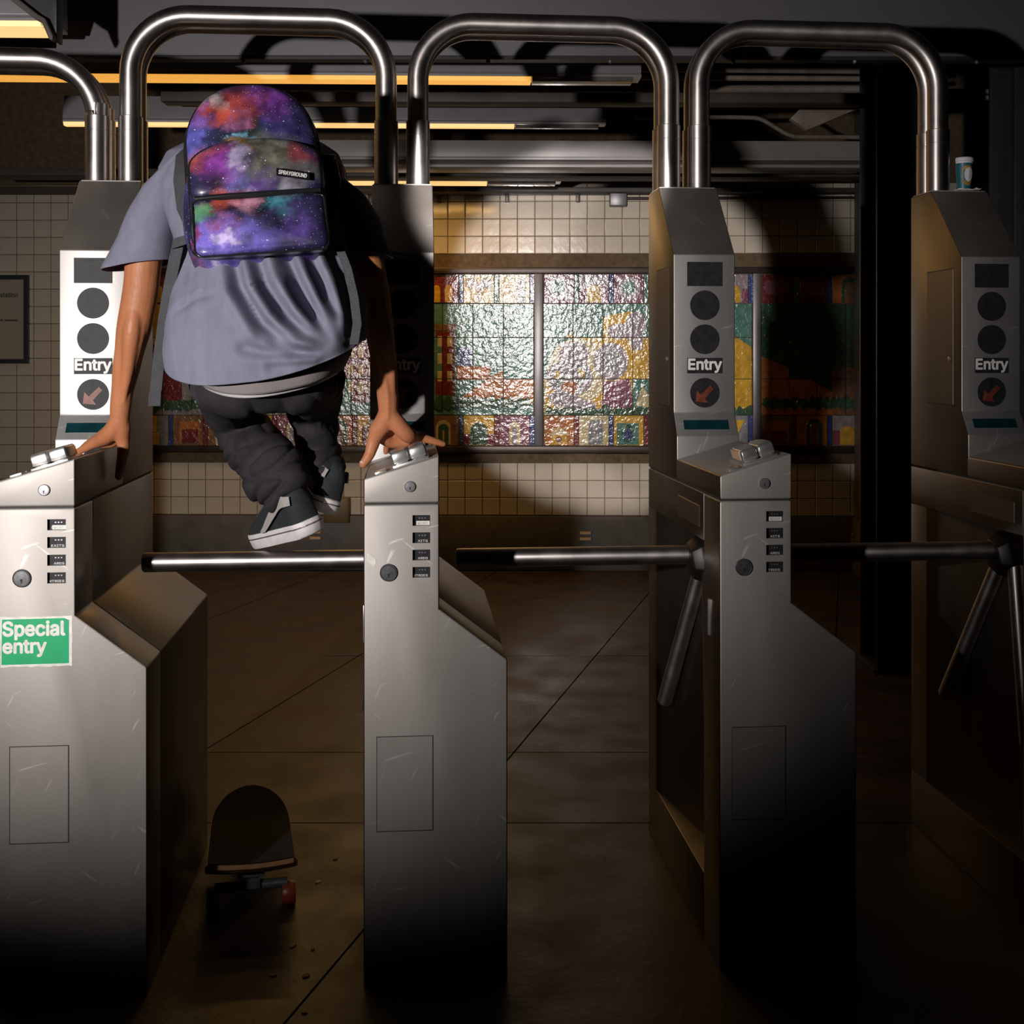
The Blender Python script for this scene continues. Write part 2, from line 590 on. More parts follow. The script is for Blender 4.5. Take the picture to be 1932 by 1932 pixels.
# one glazed wall tile: a flat face with sloping pressed edges
tb = MB()
hh = (PITCH - GAP) / 2
rings = []
for s, y in ((hh, 0.0), (hh, -0.004), (hh - 0.0035, -0.0065)):
    rings.append([(-s, y, -s), (s, y, -s), (s, y, s), (-s, y, s)])
tb.loft(rings)
tile0 = tb.build('tile', M['tile'], wall, smooth=20)
tile_me = tile0.data
bpy.data.objects.remove(tile0)
u_a, z_a = wu(845), wz(972)
MU0, MU1, MZ0, MZ1 = wu(184), wu(1716), wz(853), wz(505)
vis = [(0, 112, 385, 975), (278, 350, 850, 975), (350, 700, 850, 975), (820, 1232, 355, 506), (830, 1232, 850, 975), (1385, 1632, 355, 506), (1495, 1632, 850, 975)]
stuff = MB()
for i in range(-48, 46):
    for j in range(0, 19):
        u = u_a + (i + 0.5) * PITCH
        z = z_a + (j + 0.5) * PITCH
        if abs(u) > 4.9 or z > wz(360) + 0.02:
            continue
        if MU0 - 0.03 < u < MU1 + 0.03 and MZ0 - 0.045 < z < MZ1 + 0.04:
            continue
        Y = WY - u * math.sin(WD)
        px = CX + FOC * u * math.cos(WD) / Y
        py = HY + FOC * (CAMZ - z) / Y
        rx, rz = random.gauss(0, 0.006), random.gauss(0, 0.006)
        if any(a - 8 < px < b + 8 and c < py < d for a, b, c, d in vis):
            t = bpy.data.objects.new('tile', tile_me)
            C.objects.link(t)
            t.parent = wall
            t.location = (u, -0.0005, z)
            t.rotation_euler = (rx, 0, rz)
        else:
            stuff.add([(u + p[0], p[1] - 0.0005 + rx * p[2], z + p[2]) for p in tb.v], tb.f)
st_ = stuff.build('tile_field', M['tile'], wall, smooth=20)
st_['kind'] = 'stuff'

base = struct(MB().box(-5, 5, -0.035, 0.0, 0.0, wz(973)).build('baseboard_back', M['base_stone'], None, bevel=0.004))
base.location, base.rotation_euler = wall.location, wall.rotation_euler
ceil = struct(MB().box(-6, 6, -3.2, 9, 3.1, 3.2).build('ceiling', M['ceiling']))


def wall_empty(name, label, cat):
    o = empty(name, label, cat, wall.location, -WD)
    return o


# louvred vents in the base, conduit, junction box, electrical box
for px, lab in ((597, 'small brass louvre vent in the wall base behind the shoes'), (1104, 'small pale louvre vent in the wall base, above the middle arm'), (1614, 'small louvre vent in the wall base beside the dark column')):
    v = wall_empty('wall_vent', lab, 'vent')
    u, z = wu(px), wz(1009)
    MB().box(u - 0.04, u + 0.04, -0.038, -0.033, z - 0.036, z + 0.036).build('back_plate', M['base_stone'], v)
    for k in (-1, 1):
        MB().prism([(-0.05, z + k * 0.018 - 0.007), (-0.036, z + k * 0.018 - 0.009), (-0.036, z + k * 0.018 + 0.009), (-0.044, z + k * 0.018 + 0.009)], u - 0.034, u + 0.034, 'x').build('slat', M['tan_tape'], v, bevel=0.001)
eb = wall_empty('electrical_box', 'brown painted electrical box low on the tiled wall behind the feet', 'box')
u, z = wu(638), wz(961)
MB().box(u - 0.078, u + 0.078, -0.07, -0.005, z - 0.078, z + 0.078).build('box_body', M['box_paint'], eb, bevel=0.008)
MB().box(u - 0.07, u + 0.07, -0.074, -0.069, z - 0.07, z + 0.07).build('cover', M['box_paint'], eb, bevel=0.002)
MB().tube([(u - 0.32, -0.02, z + 0.035), (u - 0.078, -0.02, z + 0.035)], 0.008, 10).build('conduit', M['frame'], eb, smooth=60)
ju = wall_empty('conduit_run', 'thin conduit with clips and square junction box along the wall top', 'conduit')
z = wz(364)
MB().tube([(wu(700), -0.03, z), (wu(1152), -0.03, z)], 0.011, 10).build('conduit', M['frame'], ju, smooth=60)
MB().tube([(wu(1180), -0.03, wz(376)), (wu(1622), -0.03, wz(376))], 0.009, 10).build('conduit', M['frame'], ju, smooth=60)
MB().box(wu(1149), wu(1181), -0.09, -0.005, wz(392), wz(360)).build('junction_box', M['bar'], ju, bevel=0.006)
for px in (700, 829, 957, 1090):
    MB().box(wu(px) - 0.012, wu(px) + 0.012, -0.045, -0.004, wz(383), wz(361)).build('clip', M['frame'], ju, bevel=0.003)

# framed station notice on the left wall
sg = wall_empty('station_notice', 'cream station notice in a black frame on the left wall', 'sign')
x0, x1, z0, z1 = wu(-110), wu(57), wz(686), wz(518)
MB().box(x0 + .01, x1 - .01, -0.018, -0.006, z0 + .01, z1 - .01).build('paper', M['sign_paper'], sg)
fr = MB()
for a, b, c, d in ((x0, x1, z0, z0 + .028), (x0, x1, z1 - .028, z1)):
    fr.box(a, b, -0.034, -0.005, c, d)
for a, b in ((x0, x0 + .028), (x1 - .028, x1)):
    fr.box(a, b, -0.034, -0.005, z0 + .028, z1 - .028)
fr.build('frame', M['black_paint'], sg)
text('lettering', 'station', wu(36) - wu(3), M['dark_letter'], sg, (wu(3), -0.0185, wz(560)), bold=0.025)
ln = MB()
for a, b in ((-70, -30), (-26, -8), (-4, 8), (11, 36)):
    ln.box(wu(a), wu(b), -0.019, -0.0178, wz(605.5), wz(602.5))
ln.build('small_print', M['dark_letter'], sg)

# dark steel columns
def column(name, px0, px1, Y, label):
    o = empty(name, label, 'column', ((px0 + px1 - 2 * CX) / 2 / FOC * Y, Y, 0))
    hw = (px1 - px0) / 2 / FOC * Y
    MB().box(-hw, hw, 0, 0.018, 0, 3.1).build('flange', M['black_paint'], o, bevel=0.002)
    MB().box(-hw, hw, 0.24, 0.258, 0, 3.1).build('flange', M['black_paint'], o, bevel=0.002)
    MB().box(-0.01, 0.01, 0.018, 0.24, 0, 3.1).build('web', M['black_paint'], o)
    MB().box(-hw - 0.02, hw + 0.02, -0.02, 0.28, 0, 0.02).build('base_plate', M['black_paint'], o, bevel=0.003)
    return o


column('steel_column', 1655, 1760, 5.06, 'wide black steel column standing behind the right turnstile')
gp = empty('wall_pilaster', 'dull grey pilaster on the wall beside the black column', 'pilaster', at(1642, 670, 7.2).to_tuple())
MB().box(-0.045, 0.3, 0.0, 0.18, -CAMZ, 1.7).build('pilaster_body', M['grey_paint'], gp, bevel=0.006)
MB().box(-0.055, 0.31, -0.012, 0.19, -CAMZ, -CAMZ + 0.34).build('pilaster_base', M['base_stone'], gp, bevel=0.004)
column('slim_column', 1915, 2010, 4.6, 'narrow black steel column at the far right edge')

# ------------------------------------------------------------------ mural of glazed relief tiles
mu = wall_empty('tile_mural', 'long mural of colourful glazed relief tiles in a bronze frame', 'mural')


def glaze(name, col):
    m = mat('glaze_' + name, col, 0.20, var=0.22, vscale=22, coat=0.55, bump=0.45, bscale=36)
    m.node_tree.nodes['Principled BSDF'].inputs['Coat Roughness'].default_value = 0.16
    # the clear coat follows the modelled ripples too
    b = m.node_tree.nodes['Principled BSDF']
    m.node_tree.links.new(b.inputs['Normal'].links[0].from_socket, b.inputs['Coat Normal'])
    return m


G = {k: glaze(k, v) for k, v in dict(
    teal=(0.07, 0.17, 0.14), ochre=(0.50, 0.28, 0.025), orange=(0.36, 0.12, 0.03), maroon=(0.14, 0.02, 0.022), cream=(0.46, 0.37, 0.20),
    navy=(0.035, 0.05, 0.17), mauve=(0.26, 0.21, 0.235), green=(0.035, 0.075, 0.04), plum=(0.19, 0.06, 0.09), brown=(0.17, 0.085, 0.04), grey=(0.19, 0.19, 0.20)).items()}


def clip(poly, x0, x1, y0, y1):
    def half(ps, inside, cut):
        out = []
        for i, p in enumerate(ps):
            q = ps[(i + 1) % len(ps)]
            if inside(p):
                out.append(p)
            if inside(p) != inside(q):
                out.append(cut(p, q))
        return out

    def cx(v):
        return lambda p, q: (v, p[1] + (q[1] - p[1]) * (v - p[0]) / (q[0] - p[0]))

    def cy(v):
        return lambda p, q: (p[0] + (q[0] - p[0]) * (v - p[1]) / (q[1] - p[1]), v)
    for ins, cut in ((lambda p: p[0] >= x0, cx(x0)), (lambda p: p[0] <= x1, cx(x1)), (lambda p: p[1] >= y0, cy(y0)), (lambda p: p[1] <= y1, cy(y1))):
        if len(poly) < 3:
            return []
        poly = half(poly, ins, cut)
    return poly


def ell(cx, cy, rx, ry, n=16, rot=0):
    o = []
    for k in range(n):
        a = 2 * math.pi * k / n
        x, y = rx * math.cos(a), ry * math.sin(a)
        o.append((cx + x * math.cos(rot) - y * math.sin(rot), cy + x * math.sin(rot) + y * math.cos(rot)))
    return o


def area2(p):
    return abs(sum(p[i][0] * p[(i + 1) % len(p)][1] - p[(i + 1) % len(p)][0] * p[i][1] for i in range(len(p)))) / 2


def rect(a, b, c, d):
    return [(a, c), (b, c), (b, d), (a, d)]


def arch(a, b, top, bot):
    r = (b - a) / 2
    return [(a, bot)] + [(a + r - r * math.cos(t), top + r - r * math.sin(t)) for t in [math.pi * k / 8 for k in range(9)]] + [(b, bot)]


def place_piece(poly, name, m, parent, y0, y1):
    q = [(wu(x), wz(y, x)) for x, y in poly]
    return MB().prism(q, -y1, -y0, 'y').build(name, m, parent, bevel=0.0012, segs=1)


def shrubs(a, b, top, seed):
    rr = random.Random(seed)
    out = []
    x = a
    while x < b - 8:
        r = rr.uniform(7, 13)
        pts = [(x + r + (r * rr.uniform(0.6, 1.25)) * math.cos(t), top + 16 + (12 * rr.uniform(0.6, 1.35)) * math.sin(t)) for t in [2 * math.pi * k / 13 for k in range(13)]]
        out.append(pts)
        x += r * 1.5
    return out


def building(a, b, top, bot):
    out = [('maroon', rect(a, b, top, bot))]
    y = top + 9
    while y < bot - 22:
        n = max(2, int((b - a) / 18))
        for k in range(n):
            c = a + (k + 0.5) * (b - a) / n
            out.append(('cream', rect(c - 5, c + 5, y, y + 20)))
        y += 33
    return out


def mural_panel(a, b, layers, base_main, tops, bots):
    """tiles of one bay, px frame of the wall; layers are drawn over the tiles piece by piece"""
    W_ = b - a
    n = 7 if W_ > 350 else 5
    cols = [a + W_ * k / n for k in range(n + 1)]
    rows = [573, 637, 715, 783]
    for i in range(n):
        for j in range(3):
            x0, x1, y0, y1 = cols[i] + 0.6, cols[i + 1] - 0.6, rows[j] + 0.6, rows[j + 1] - 0.6
            t = place_piece(rect(x0, x1, y0, y1), 'tile', G[base_main], mu, 0.004, 0.016 + random.uniform(0, 0.002))
            dep = 0.0175
            for key, poly in layers:
                q = clip(poly, x0, x1, y0, y1)
                if len(q) >= 3 and area2(q) > 14:
                    place_piece(q, 'relief', G[key], t, 0.010, dep)
                    dep += 0.0011
    for (y0, y1, defs) in ((518, 572, tops), (784, 840, bots)):
        k = len(defs)
        for i in range(k):
            x0 = a + W_ * i / k + 2
            x1 = a + W_ * (i + 1) / k - 8
            bgc, shapes = defs[i]
            place_piece(rect(x1 + 1.0, x1 + 9, y0, y1), 'spacer_tile', G['navy' if i % 2 else 'teal' if y0 < 600 else 'maroon'], mu, 0.004, 0.014)
            t = place_piece(rect(x0, x1, y0, y1), 'tile', G[bgc], mu, 0.004, 0.016)
            dep = 0.018
            for key, f in shapes:
                place_piece(f(x0, x1, y0, y1), 'relief', G[key], t, 0.010, dep)
                dep += 0.002


def f_arch(l, r, t):
    return lambda x0, x1, y0, y1: arch(x0 + (x1 - x0) * l, x0 + (x1 - x0) * r, y0 + (y1 - y0) * t, y1 - 1)


def f_rect(l, r, t, b):
    return lambda x0, x1, y0, y1: rect(x0 + (x1 - x0) * l, x0 + (x1 - x0) * r, y0 + (y1 - y0) * t, y0 + (y1 - y0) * b)


def f_gable(l, r, t, b):
    return lambda x0, x1, y0, y1: [(x0 + (x1 - x0) * l, y0 + (y1 - y0) * b), (x0 + (x1 - x0) * (l + r) / 2, y0 + (y1 - y0) * t), (x0 + (x1 - x0) * r, y0 + (y1 - y0) * b)]


def f_ell(cx, cy, rx, ry):
    return lambda x0, x1, y0, y1: ell(x0 + (x1 - x0) * cx, y0 + (y1 - y0) * cy, (x1 - x0) * rx, (y1 - y0) * ry, 12)


door_t = ('brown', [('cream', f_arch(.25, .75, .15)), ('green', f_arch(.33, .67, .27)), ('ochre', f_rect(.48, .54, .5, 1))])
dome_t = ('ochre', [('maroon', f_rect(.0, 1, .62, .98)), ('green', f_arch(.22, .78, .22))])
nich_t = ('plum', [('cream', f_arch(.33, .70, .2)), ('mauve', f_arch(.42, .6, .4))])
gabl_t = ('orange', [('cream', f_gable(.12, .9, .36, .66)), ('ochre', f_rect(.25, .78, .68, .98)), ('plum', f_ell(.5, .8, .1, .1))])
colm_t = ('cream', [('grey', f_rect(.32, .8, .15, .98)), ('mauve', f_gable(.38, .74, .95, .3))])
lat_t = ('ochre', [('teal', f_rect(.1, .84, .25, .98)), ('green', f_ell(.47, .6, .22, .3)), ('navy', f_gable(.25, .7, .4, .8))])
houz_t = ('ochre', [('brown', f_gable(.08, .94, .1, .48)), ('maroon', f_rect(.16, .86, .48, .98)), ('cream', f_arch(.28, .42, .62)), ('cream', f_arch(.6, .74, .62))])
capi_t = ('grey', [('ochre', f_rect(.42, .6, .0, .55)), ('ochre', f_rect(.34, .68, .58, .98)), ('brown', f_rect(.47, .5, .6, .98))])
kett_t = ('brown', [('orange', f_rect(.1, .9, .2, .9)), ('maroon', f_rect(.3, .8, .5, .9))])
tower_t = ('ochre', [('grey', f_arch(.15, .6, .1)), ('cream', f_rect(.22, .3, .3, .7)), ('cream', f_rect(.42, .5, .3, .7)), ('green', f_rect(.6, .85, .6, .98))])
vol_t = ('cream', [('mauve', f_ell(.25, .3, .2, .2)), ('grey', f_ell(.75, .3, .2, .2)), ('mauve', f_rect(.42, .58, .3, .95))])
lamp_t = ('maroon', [('mauve', f_rect(.15, .4, .5, .98)), ('ochre', f_arch(.15, .4, .38)), ('mauve', f_rect(.55, .8, .5, .98)), ('ochre', f_arch(.55, .8, .38))])
post_t = ('cream', [('mauve', f_rect(.5, .95, .15, .28)), ('grey', f_rect(.58, .87, .28, .98))])
flor_t = ('plum', [('mauve', f_ell(.5, .5, .42, .42)), ('teal', f_ell(.5, .45, .2, .25))])
gate_t = ('mauve', [('plum', f_rect(.0, .25, .5, .98)), ('ochre', f_arch(.25, .75, .35)), ('plum', f_rect(.78, 1, .5, .98))])
dark_t = ('maroon', [('plum', f_rect(.1, .9, .2, .7))])
arch_t = ('orange', [('green', f_arch(.3, .85, .1)), ('brown', f_arch(.42, .72, .25))])

p1 = [('navy', rect(196, 330, 600, 680)), ('maroon', rect(275, 345, 640, 760)), ('ochre', rect(290, 312, 575, 650)), ('cream', rect(318, 330, 660, 690)), ('orange', rect(420, 580, 640, 740))] + [('green', s) for s in shrubs(198, 585, 748, 3)]
p2 = building(615, 730, 580, 760) + building(822, 858, 625, 746) + [('navy', rect(862, 918, 655, 691)), ('orange', rect(862, 925, 691, 717)), ('orange', [(866, 752), (935, 706), (1007, 668), (1007, 764), (880, 768)]), ('brown', rect(820, 860, 612, 624))] + [('green', s) for s in shrubs(740, 1004, 744, 5)]
hill = [(1027, 700), (1035, 668), (1060, 640), (1100, 612), (1160, 592), (1228, 582), (1300, 598), (1370, 625), (1418, 655), (1418, 783), (1027, 783)]
p3 = [('ochre', hill),
      ('cream', ell(1090, 700, 58, 62)), ('mauve', ell(1075, 712, 44, 36)), ('mauve', ell(1082, 668, 28, 24)), ('grey', ell(1052, 712, 14, 20)), ('grey', ell(1100, 706, 13, 18)), ('ochre', ell(1052, 708, 6, 9)), ('ochre', ell(1097, 704, 6, 9)), ('orange', ell(1074, 732, 15, 14)),
      ('mauve', [(1030, 745), (1060, 735), (1125, 762), (1122, 776), (1085, 775), (1045, 764)]),
      ('mauve', ell(1152, 682, 33, 36)), ('grey', ell(1150, 678, 18, 22)), ('mauve', ell(1166, 625, 21, 15)), ('mauve', ell(1200, 612, 20, 24)), ('mauve', [(1180, 630), (1212, 612), (1212, 660), (1195, 662)]), ('plum', [(1138, 720), (1188, 715), (1196, 770), (1134, 774)]), ('cream', [(1198, 765), (1212, 728), (1228, 752), (1228, 770)])] + [('green', s) for s in shrubs(1027, 1416, 762, 9)]
p4 = [('orange', [(1435, 672), (1480, 690), (1585, 748), (1600, 783), (1435, 783)]), ('brown', rect(1570, 1700, 692, 783))] + [('green', s) for s in shrubs(1436, 1660, 744, 11)]
mural_panel(196, 587, p1, 'grey', [dark_t, lamp_t, flor_t, post_t, vol_t, dark_t], [kett_t, capi_t, ('brown', [('orange', f_rect(.2, .9, .2, .9)), ('maroon', f_rect(.3, .85, .45, .9))]), door_t, tower_t, nich_t])
mural_panel(606, 1007, p2, 'teal', [dark_t, post_t, flor_t, lamp_t, vol_t, post_t], [arch_t, houz_t, kett_t, door_t, dome_t, nich_t])
mural_panel(1025, 1418, p3, 'teal', [flor_t, gate_t, flor_t, dark_t, post_t, gate_t], [gabl_t, colm_t, lat_t, kett_t, door_t, ('grey', [('ochre', f_gable(.1, .9, .9, .15)), ('ochre', f_rect(.42, .58, .4, .98))])])
mural_panel(1435, 1700, p4, 'green', [dark_t, dark_t, arch_t, dark_t], [kett_t, arch_t, gate_t, kett_t])
MB().box(wu(184), wu(1716), -0.04, -0.004, wz(517), wz(505)).build('frame_rail', M['frame'], mu, bevel=0.004)
MB().box(wu(184), wu(1716), -0.04, -0.004, wz(854), wz(841)).build('frame_rail', M['frame'], mu, bevel=0.004)
MB().box(MU0, MU1, -0.006, -0.0005, wz(842), wz(516)).build('backing', M['grout'], mu)
for a, b in ((184, 196), (588, 605), (1008, 1024), (1419, 1434), (1701, 1716)):
    MB().box(wu(a), wu(b), -0.036, -0.004, wz(841), wz(517)).build('divider', M['bar'], mu, bevel=0.004)

# ------------------------------------------------------------------ ceiling: beams, fixtures, pipes
FR = R(1.6)


def fixture(name, label, x_right, y, zb, lit, lens_mat, length, hgt, power, dep):
    o = empty(name, label, 'light fixture', (x_right, y, zb), FR)
    # housing: trapezoid trough, lens strip below with a lit and an unlit part
    prof = [(-0.012, 0.03), (0.0, 0.022), (dep, 0.022), (dep + 0.012, 0.03), (dep, hgt), (0.012, hgt)]
    MB().prism(prof, -length, 0, 'x').build('housing', M['fixture'], o, bevel=0.004)
    MB().box(-length, 0.0, -0.006, dep + 0.006, 0.014, 0.022).build('trim_strip', M['fixture_trim'], o)
    MB().prism([(0.008, 0.0), (dep - 0.008, 0.0), (dep, 0.014), (0.0, 0.014)], -length, -lit, 'x').build('lit_lens', lens_mat, o)
    MB().prism([(0.008, 0.0), (dep - 0.008, 0.0), (dep, 0.014), (0.0, 0.014)], -lit + 0.004, -0.03, 'x').build('dark_lens', M['lens_off'], o, bevel=0.002)
    area_light('fixture_lamp', (-(length + lit) / 2, dep / 2, -0.006), power, WARM, length - lit, 0.09, o)
    return o


fixture('ceiling_light', 'nearest ceiling light strip at the top left corner', -1.372, 3.62, 2.298, 0.02, M['lens_pale'], 1.2, 0.16, 1.0, 0.15)
fixture('ceiling_light', 'long amber ceiling light running behind the backpack top', 0.475, 4.48, 2.327, 0.405, M['lens_lit'], 2.45, 0.11, 1.6, 0.09)
fixture('ceiling_light', 'amber ceiling light below the longest one, level with the backpack', 0.41, 5.33, 2.314, 0.40, M['lens_pale'], 2.35, 0.13, 2.2, 0.05)
fixture('ceiling_light', 'farthest amber light strip close to the tiled wall', 0.278, 6.9, 2.288, 0.42, M['lens_pale'], 1.75, 0.065, 11, 0.10)

gb = empty('sign_box', 'big dark grey hanging box above the turnstile hoops', 'sign box', (-1.478, 3.95, 2.292), R(0.3))
MB().box(0, 3.6, 0, 0.05, 0, 0.62).build('box_body', M['grey_paint'], gb, bevel=0.004)
MB().box(0.0, 3.6, 0.008, 0.055, -0.010, -0.001).build('bottom_rail', M['black_paint'], gb)
for k in range(9):
    MB().lathe([(0.007, 0), (0.007, 0.006), (0.003, 0.009)], Matrix.Translation((0.2 + k * 0.4, 0.025, -0.010)) @ Matrix.Rotation(math.pi, 4, 'X'), 8).build('bolt', M['bar'], gb)
br = empty('ceiling_brace', 'dark diagonal brace in the top left corner', 'brace', at(60, 0, 3.5).to_tuple())
MB().prism([((x - 60) / 657, -y / 657) for x, y in [(-20, -60), (20, -5), (30, 2), (74, 37), (88, 45), (101, 77), (107, 77), (107, -60)]], 0, 0.05, 'y').build('brace_plate', M['black_paint'], br, bevel=0.003)
MB().prism([((x - 60) / 657, -y / 657) for x, y in [(-28, -55), (-14, -60), (28, -8), (79, 32), (93, 40), (107, 72), (107, 80), (100, 80), (86, 47), (72, 40), (20, 0)]], -0.03, 0.0, 'y').build('brace_lip', M['beam'], br, bevel=0.003)


def beam(name, label, px0, px1, y0, y1, Y, depth, m, flange=True):
    a, b = at(px0, y1, Y), at(px1, y0, Y)
    o = empty(name, label, 'beam', (a.x, Y, a.z), FR * 0.5)
    L_, H_ = b.x - a.x, b.z - a.z
    MB().box(0, L_, 0.02, depth, 0.0, H_).build('web', m, o, bevel=0.004)
    if flange:
        MB().box(0, L_, -0.03, depth + 0.03, -0.016, 0.0).build('flange', m, o, bevel=0.003)
        MB().box(0, L_, -0.012, depth + 0.03, -0.05, -0.034).build('flange', m, o, bevel=0.003)
        MB().box(0, L_, 0.02, depth - 0.01, -0.034, -0.016).build('web_plate', M['beam'], o)
    return o


beam('ceiling_beam', 'brown ceiling beam between the two upper light strips', 300, 1640, 170, 189, 4.95, 0.12, M['beam'], False)
beam('ceiling_beam', 'pale ceiling girder with bright lower flanges above the mural wall', 500, 1640, 262, 296, 6.1, 0.16, M['white_beam'])
beam('ceiling_beam', 'long dark ceiling beam just above the tiled wall', -60, 1640, 316, 330, 6.5, 0.2, M['beam'], False)
beam('ceiling_beam', 'low dark beam over the wall tiles', -60, 1640, 350, 359, 7.25, 0.2, M['beam'], False)


def pipe(name, label, pts, r):
    o = MB().tube(pts, r, 12).build(name, M['pipe'], None, smooth=60)
    return tag(o, label, 'pipe')


pipe('ceiling_pipe', 'uppermost straight pipe behind the third hoop', [at(1200, 130, 5.6), at(1640, 134, 5.6)], 0.014)
pipe('ceiling_pipe', 'second straight pipe just below the uppermost pipe', [at(1200, 146, 5.6), at(1640, 149, 5.6)], 0.013)
pipe('ceiling_pipe', 'thick pipe below the two thin straight pipes', [at(1200, 168, 5.75), at(1640, 168, 5.75)], 0.019)
pp = []
for t in range(13):
    k = t / 12
    s = k * k * (3 - 2 * k)
    pp.append(at(1420 + 85 * k, 222 + 36 * s, 6.105))
pipe('bent_conduit', 'conduit that bends down over the pale girder', [at(1200, 222, 6.105), at(1380, 221, 6.105)] + pp + [at(1640, 259, 6.105)], 0.011)
pipe('ceiling_pipe', 'pair of far right pipes, upper one', [at(1625, 170, 5.9), at(1932, 173, 5.9)], 0.012)
pipe('ceiling_pipe', 'pair of far right pipes, lower one', [at(1640, 181, 5.9), at(1932, 185, 5.9)], 0.012)
lamp = empty('angled_bracket', 'sooty angled bracket plate under the ceiling pipes', 'bracket', at(1560, 215, 5.7).to_tuple())
MB().prism([(-0.17, -0.02), (-0.10, 0.05), (0.16, 0.06), (0.16, 0.03), (-0.09, -0.075)], 0, 0.05, 'y').build('plate', M['pipe'], lamp, bevel=0.004)

# ------------------------------------------------------------------ turnstiles
YAW = math.atan(200 / FOC)
X0, Y0 = -0.3104, 2.55
rx_, ry_ = math.cos(YAW), math.sin(YAW)
UW, LW, SEAM = 0.158, 0.302, 1.0065
PITCHT = 0.752
Z_PL, Z_PR = 1.061, 1.1077


def row_point(s, t, z):
    return Vector((X0 + rx_ * s - ry_ * t, Y0 + ry_ * s + rx_ * t, z))


FRONT_PROFILE = [(0, 0), (LW, 0), (LW, 0.676), (UW, 0.786), (UW, SEAM), (0, SEAM)]


def disc(mb, x, z, r, y0, y1, n=36):
    mb.prism([(x + r * math.cos(a), z + r * math.sin(a)) for a in [2 * math.pi * k / n for k in range(n)]], y0, y1, 'y')


def lock(parent, x, z, r, m, ring):
    b = MB()
    for (ra, rb, y1) in ((r, r * 0.86, -0.004),):
        rings = []
        n = 32
        for rad, y in ((r, 0.0), (r, -0.003), (r * 0.93, -0.0045), (r * 0.86, -0.003), (r * 0.82, -0.003), (r * 0.78, -0.0042), (r * 0.3, -0.0045)):
            rings.append([(x + rad * math.cos(a), y, z + rad * math.sin(a)) for a in [2 * math.pi * k / n for k in range(n)]])
        b.loft(rings)
    o = b.build('lock_cylinder', m, parent, smooth=30)
    k = MB()
    disc(k, x, z - r * 0.18, r * 0.13, -0.0052, -0.004, 12)
    k.box(x - r * 0.06, x + r * 0.06, -0.0052, -0.004, z - r * 0.55, z - r * 0.18)
    k.build('keyhole', M['dark_gap'], o)
    return o


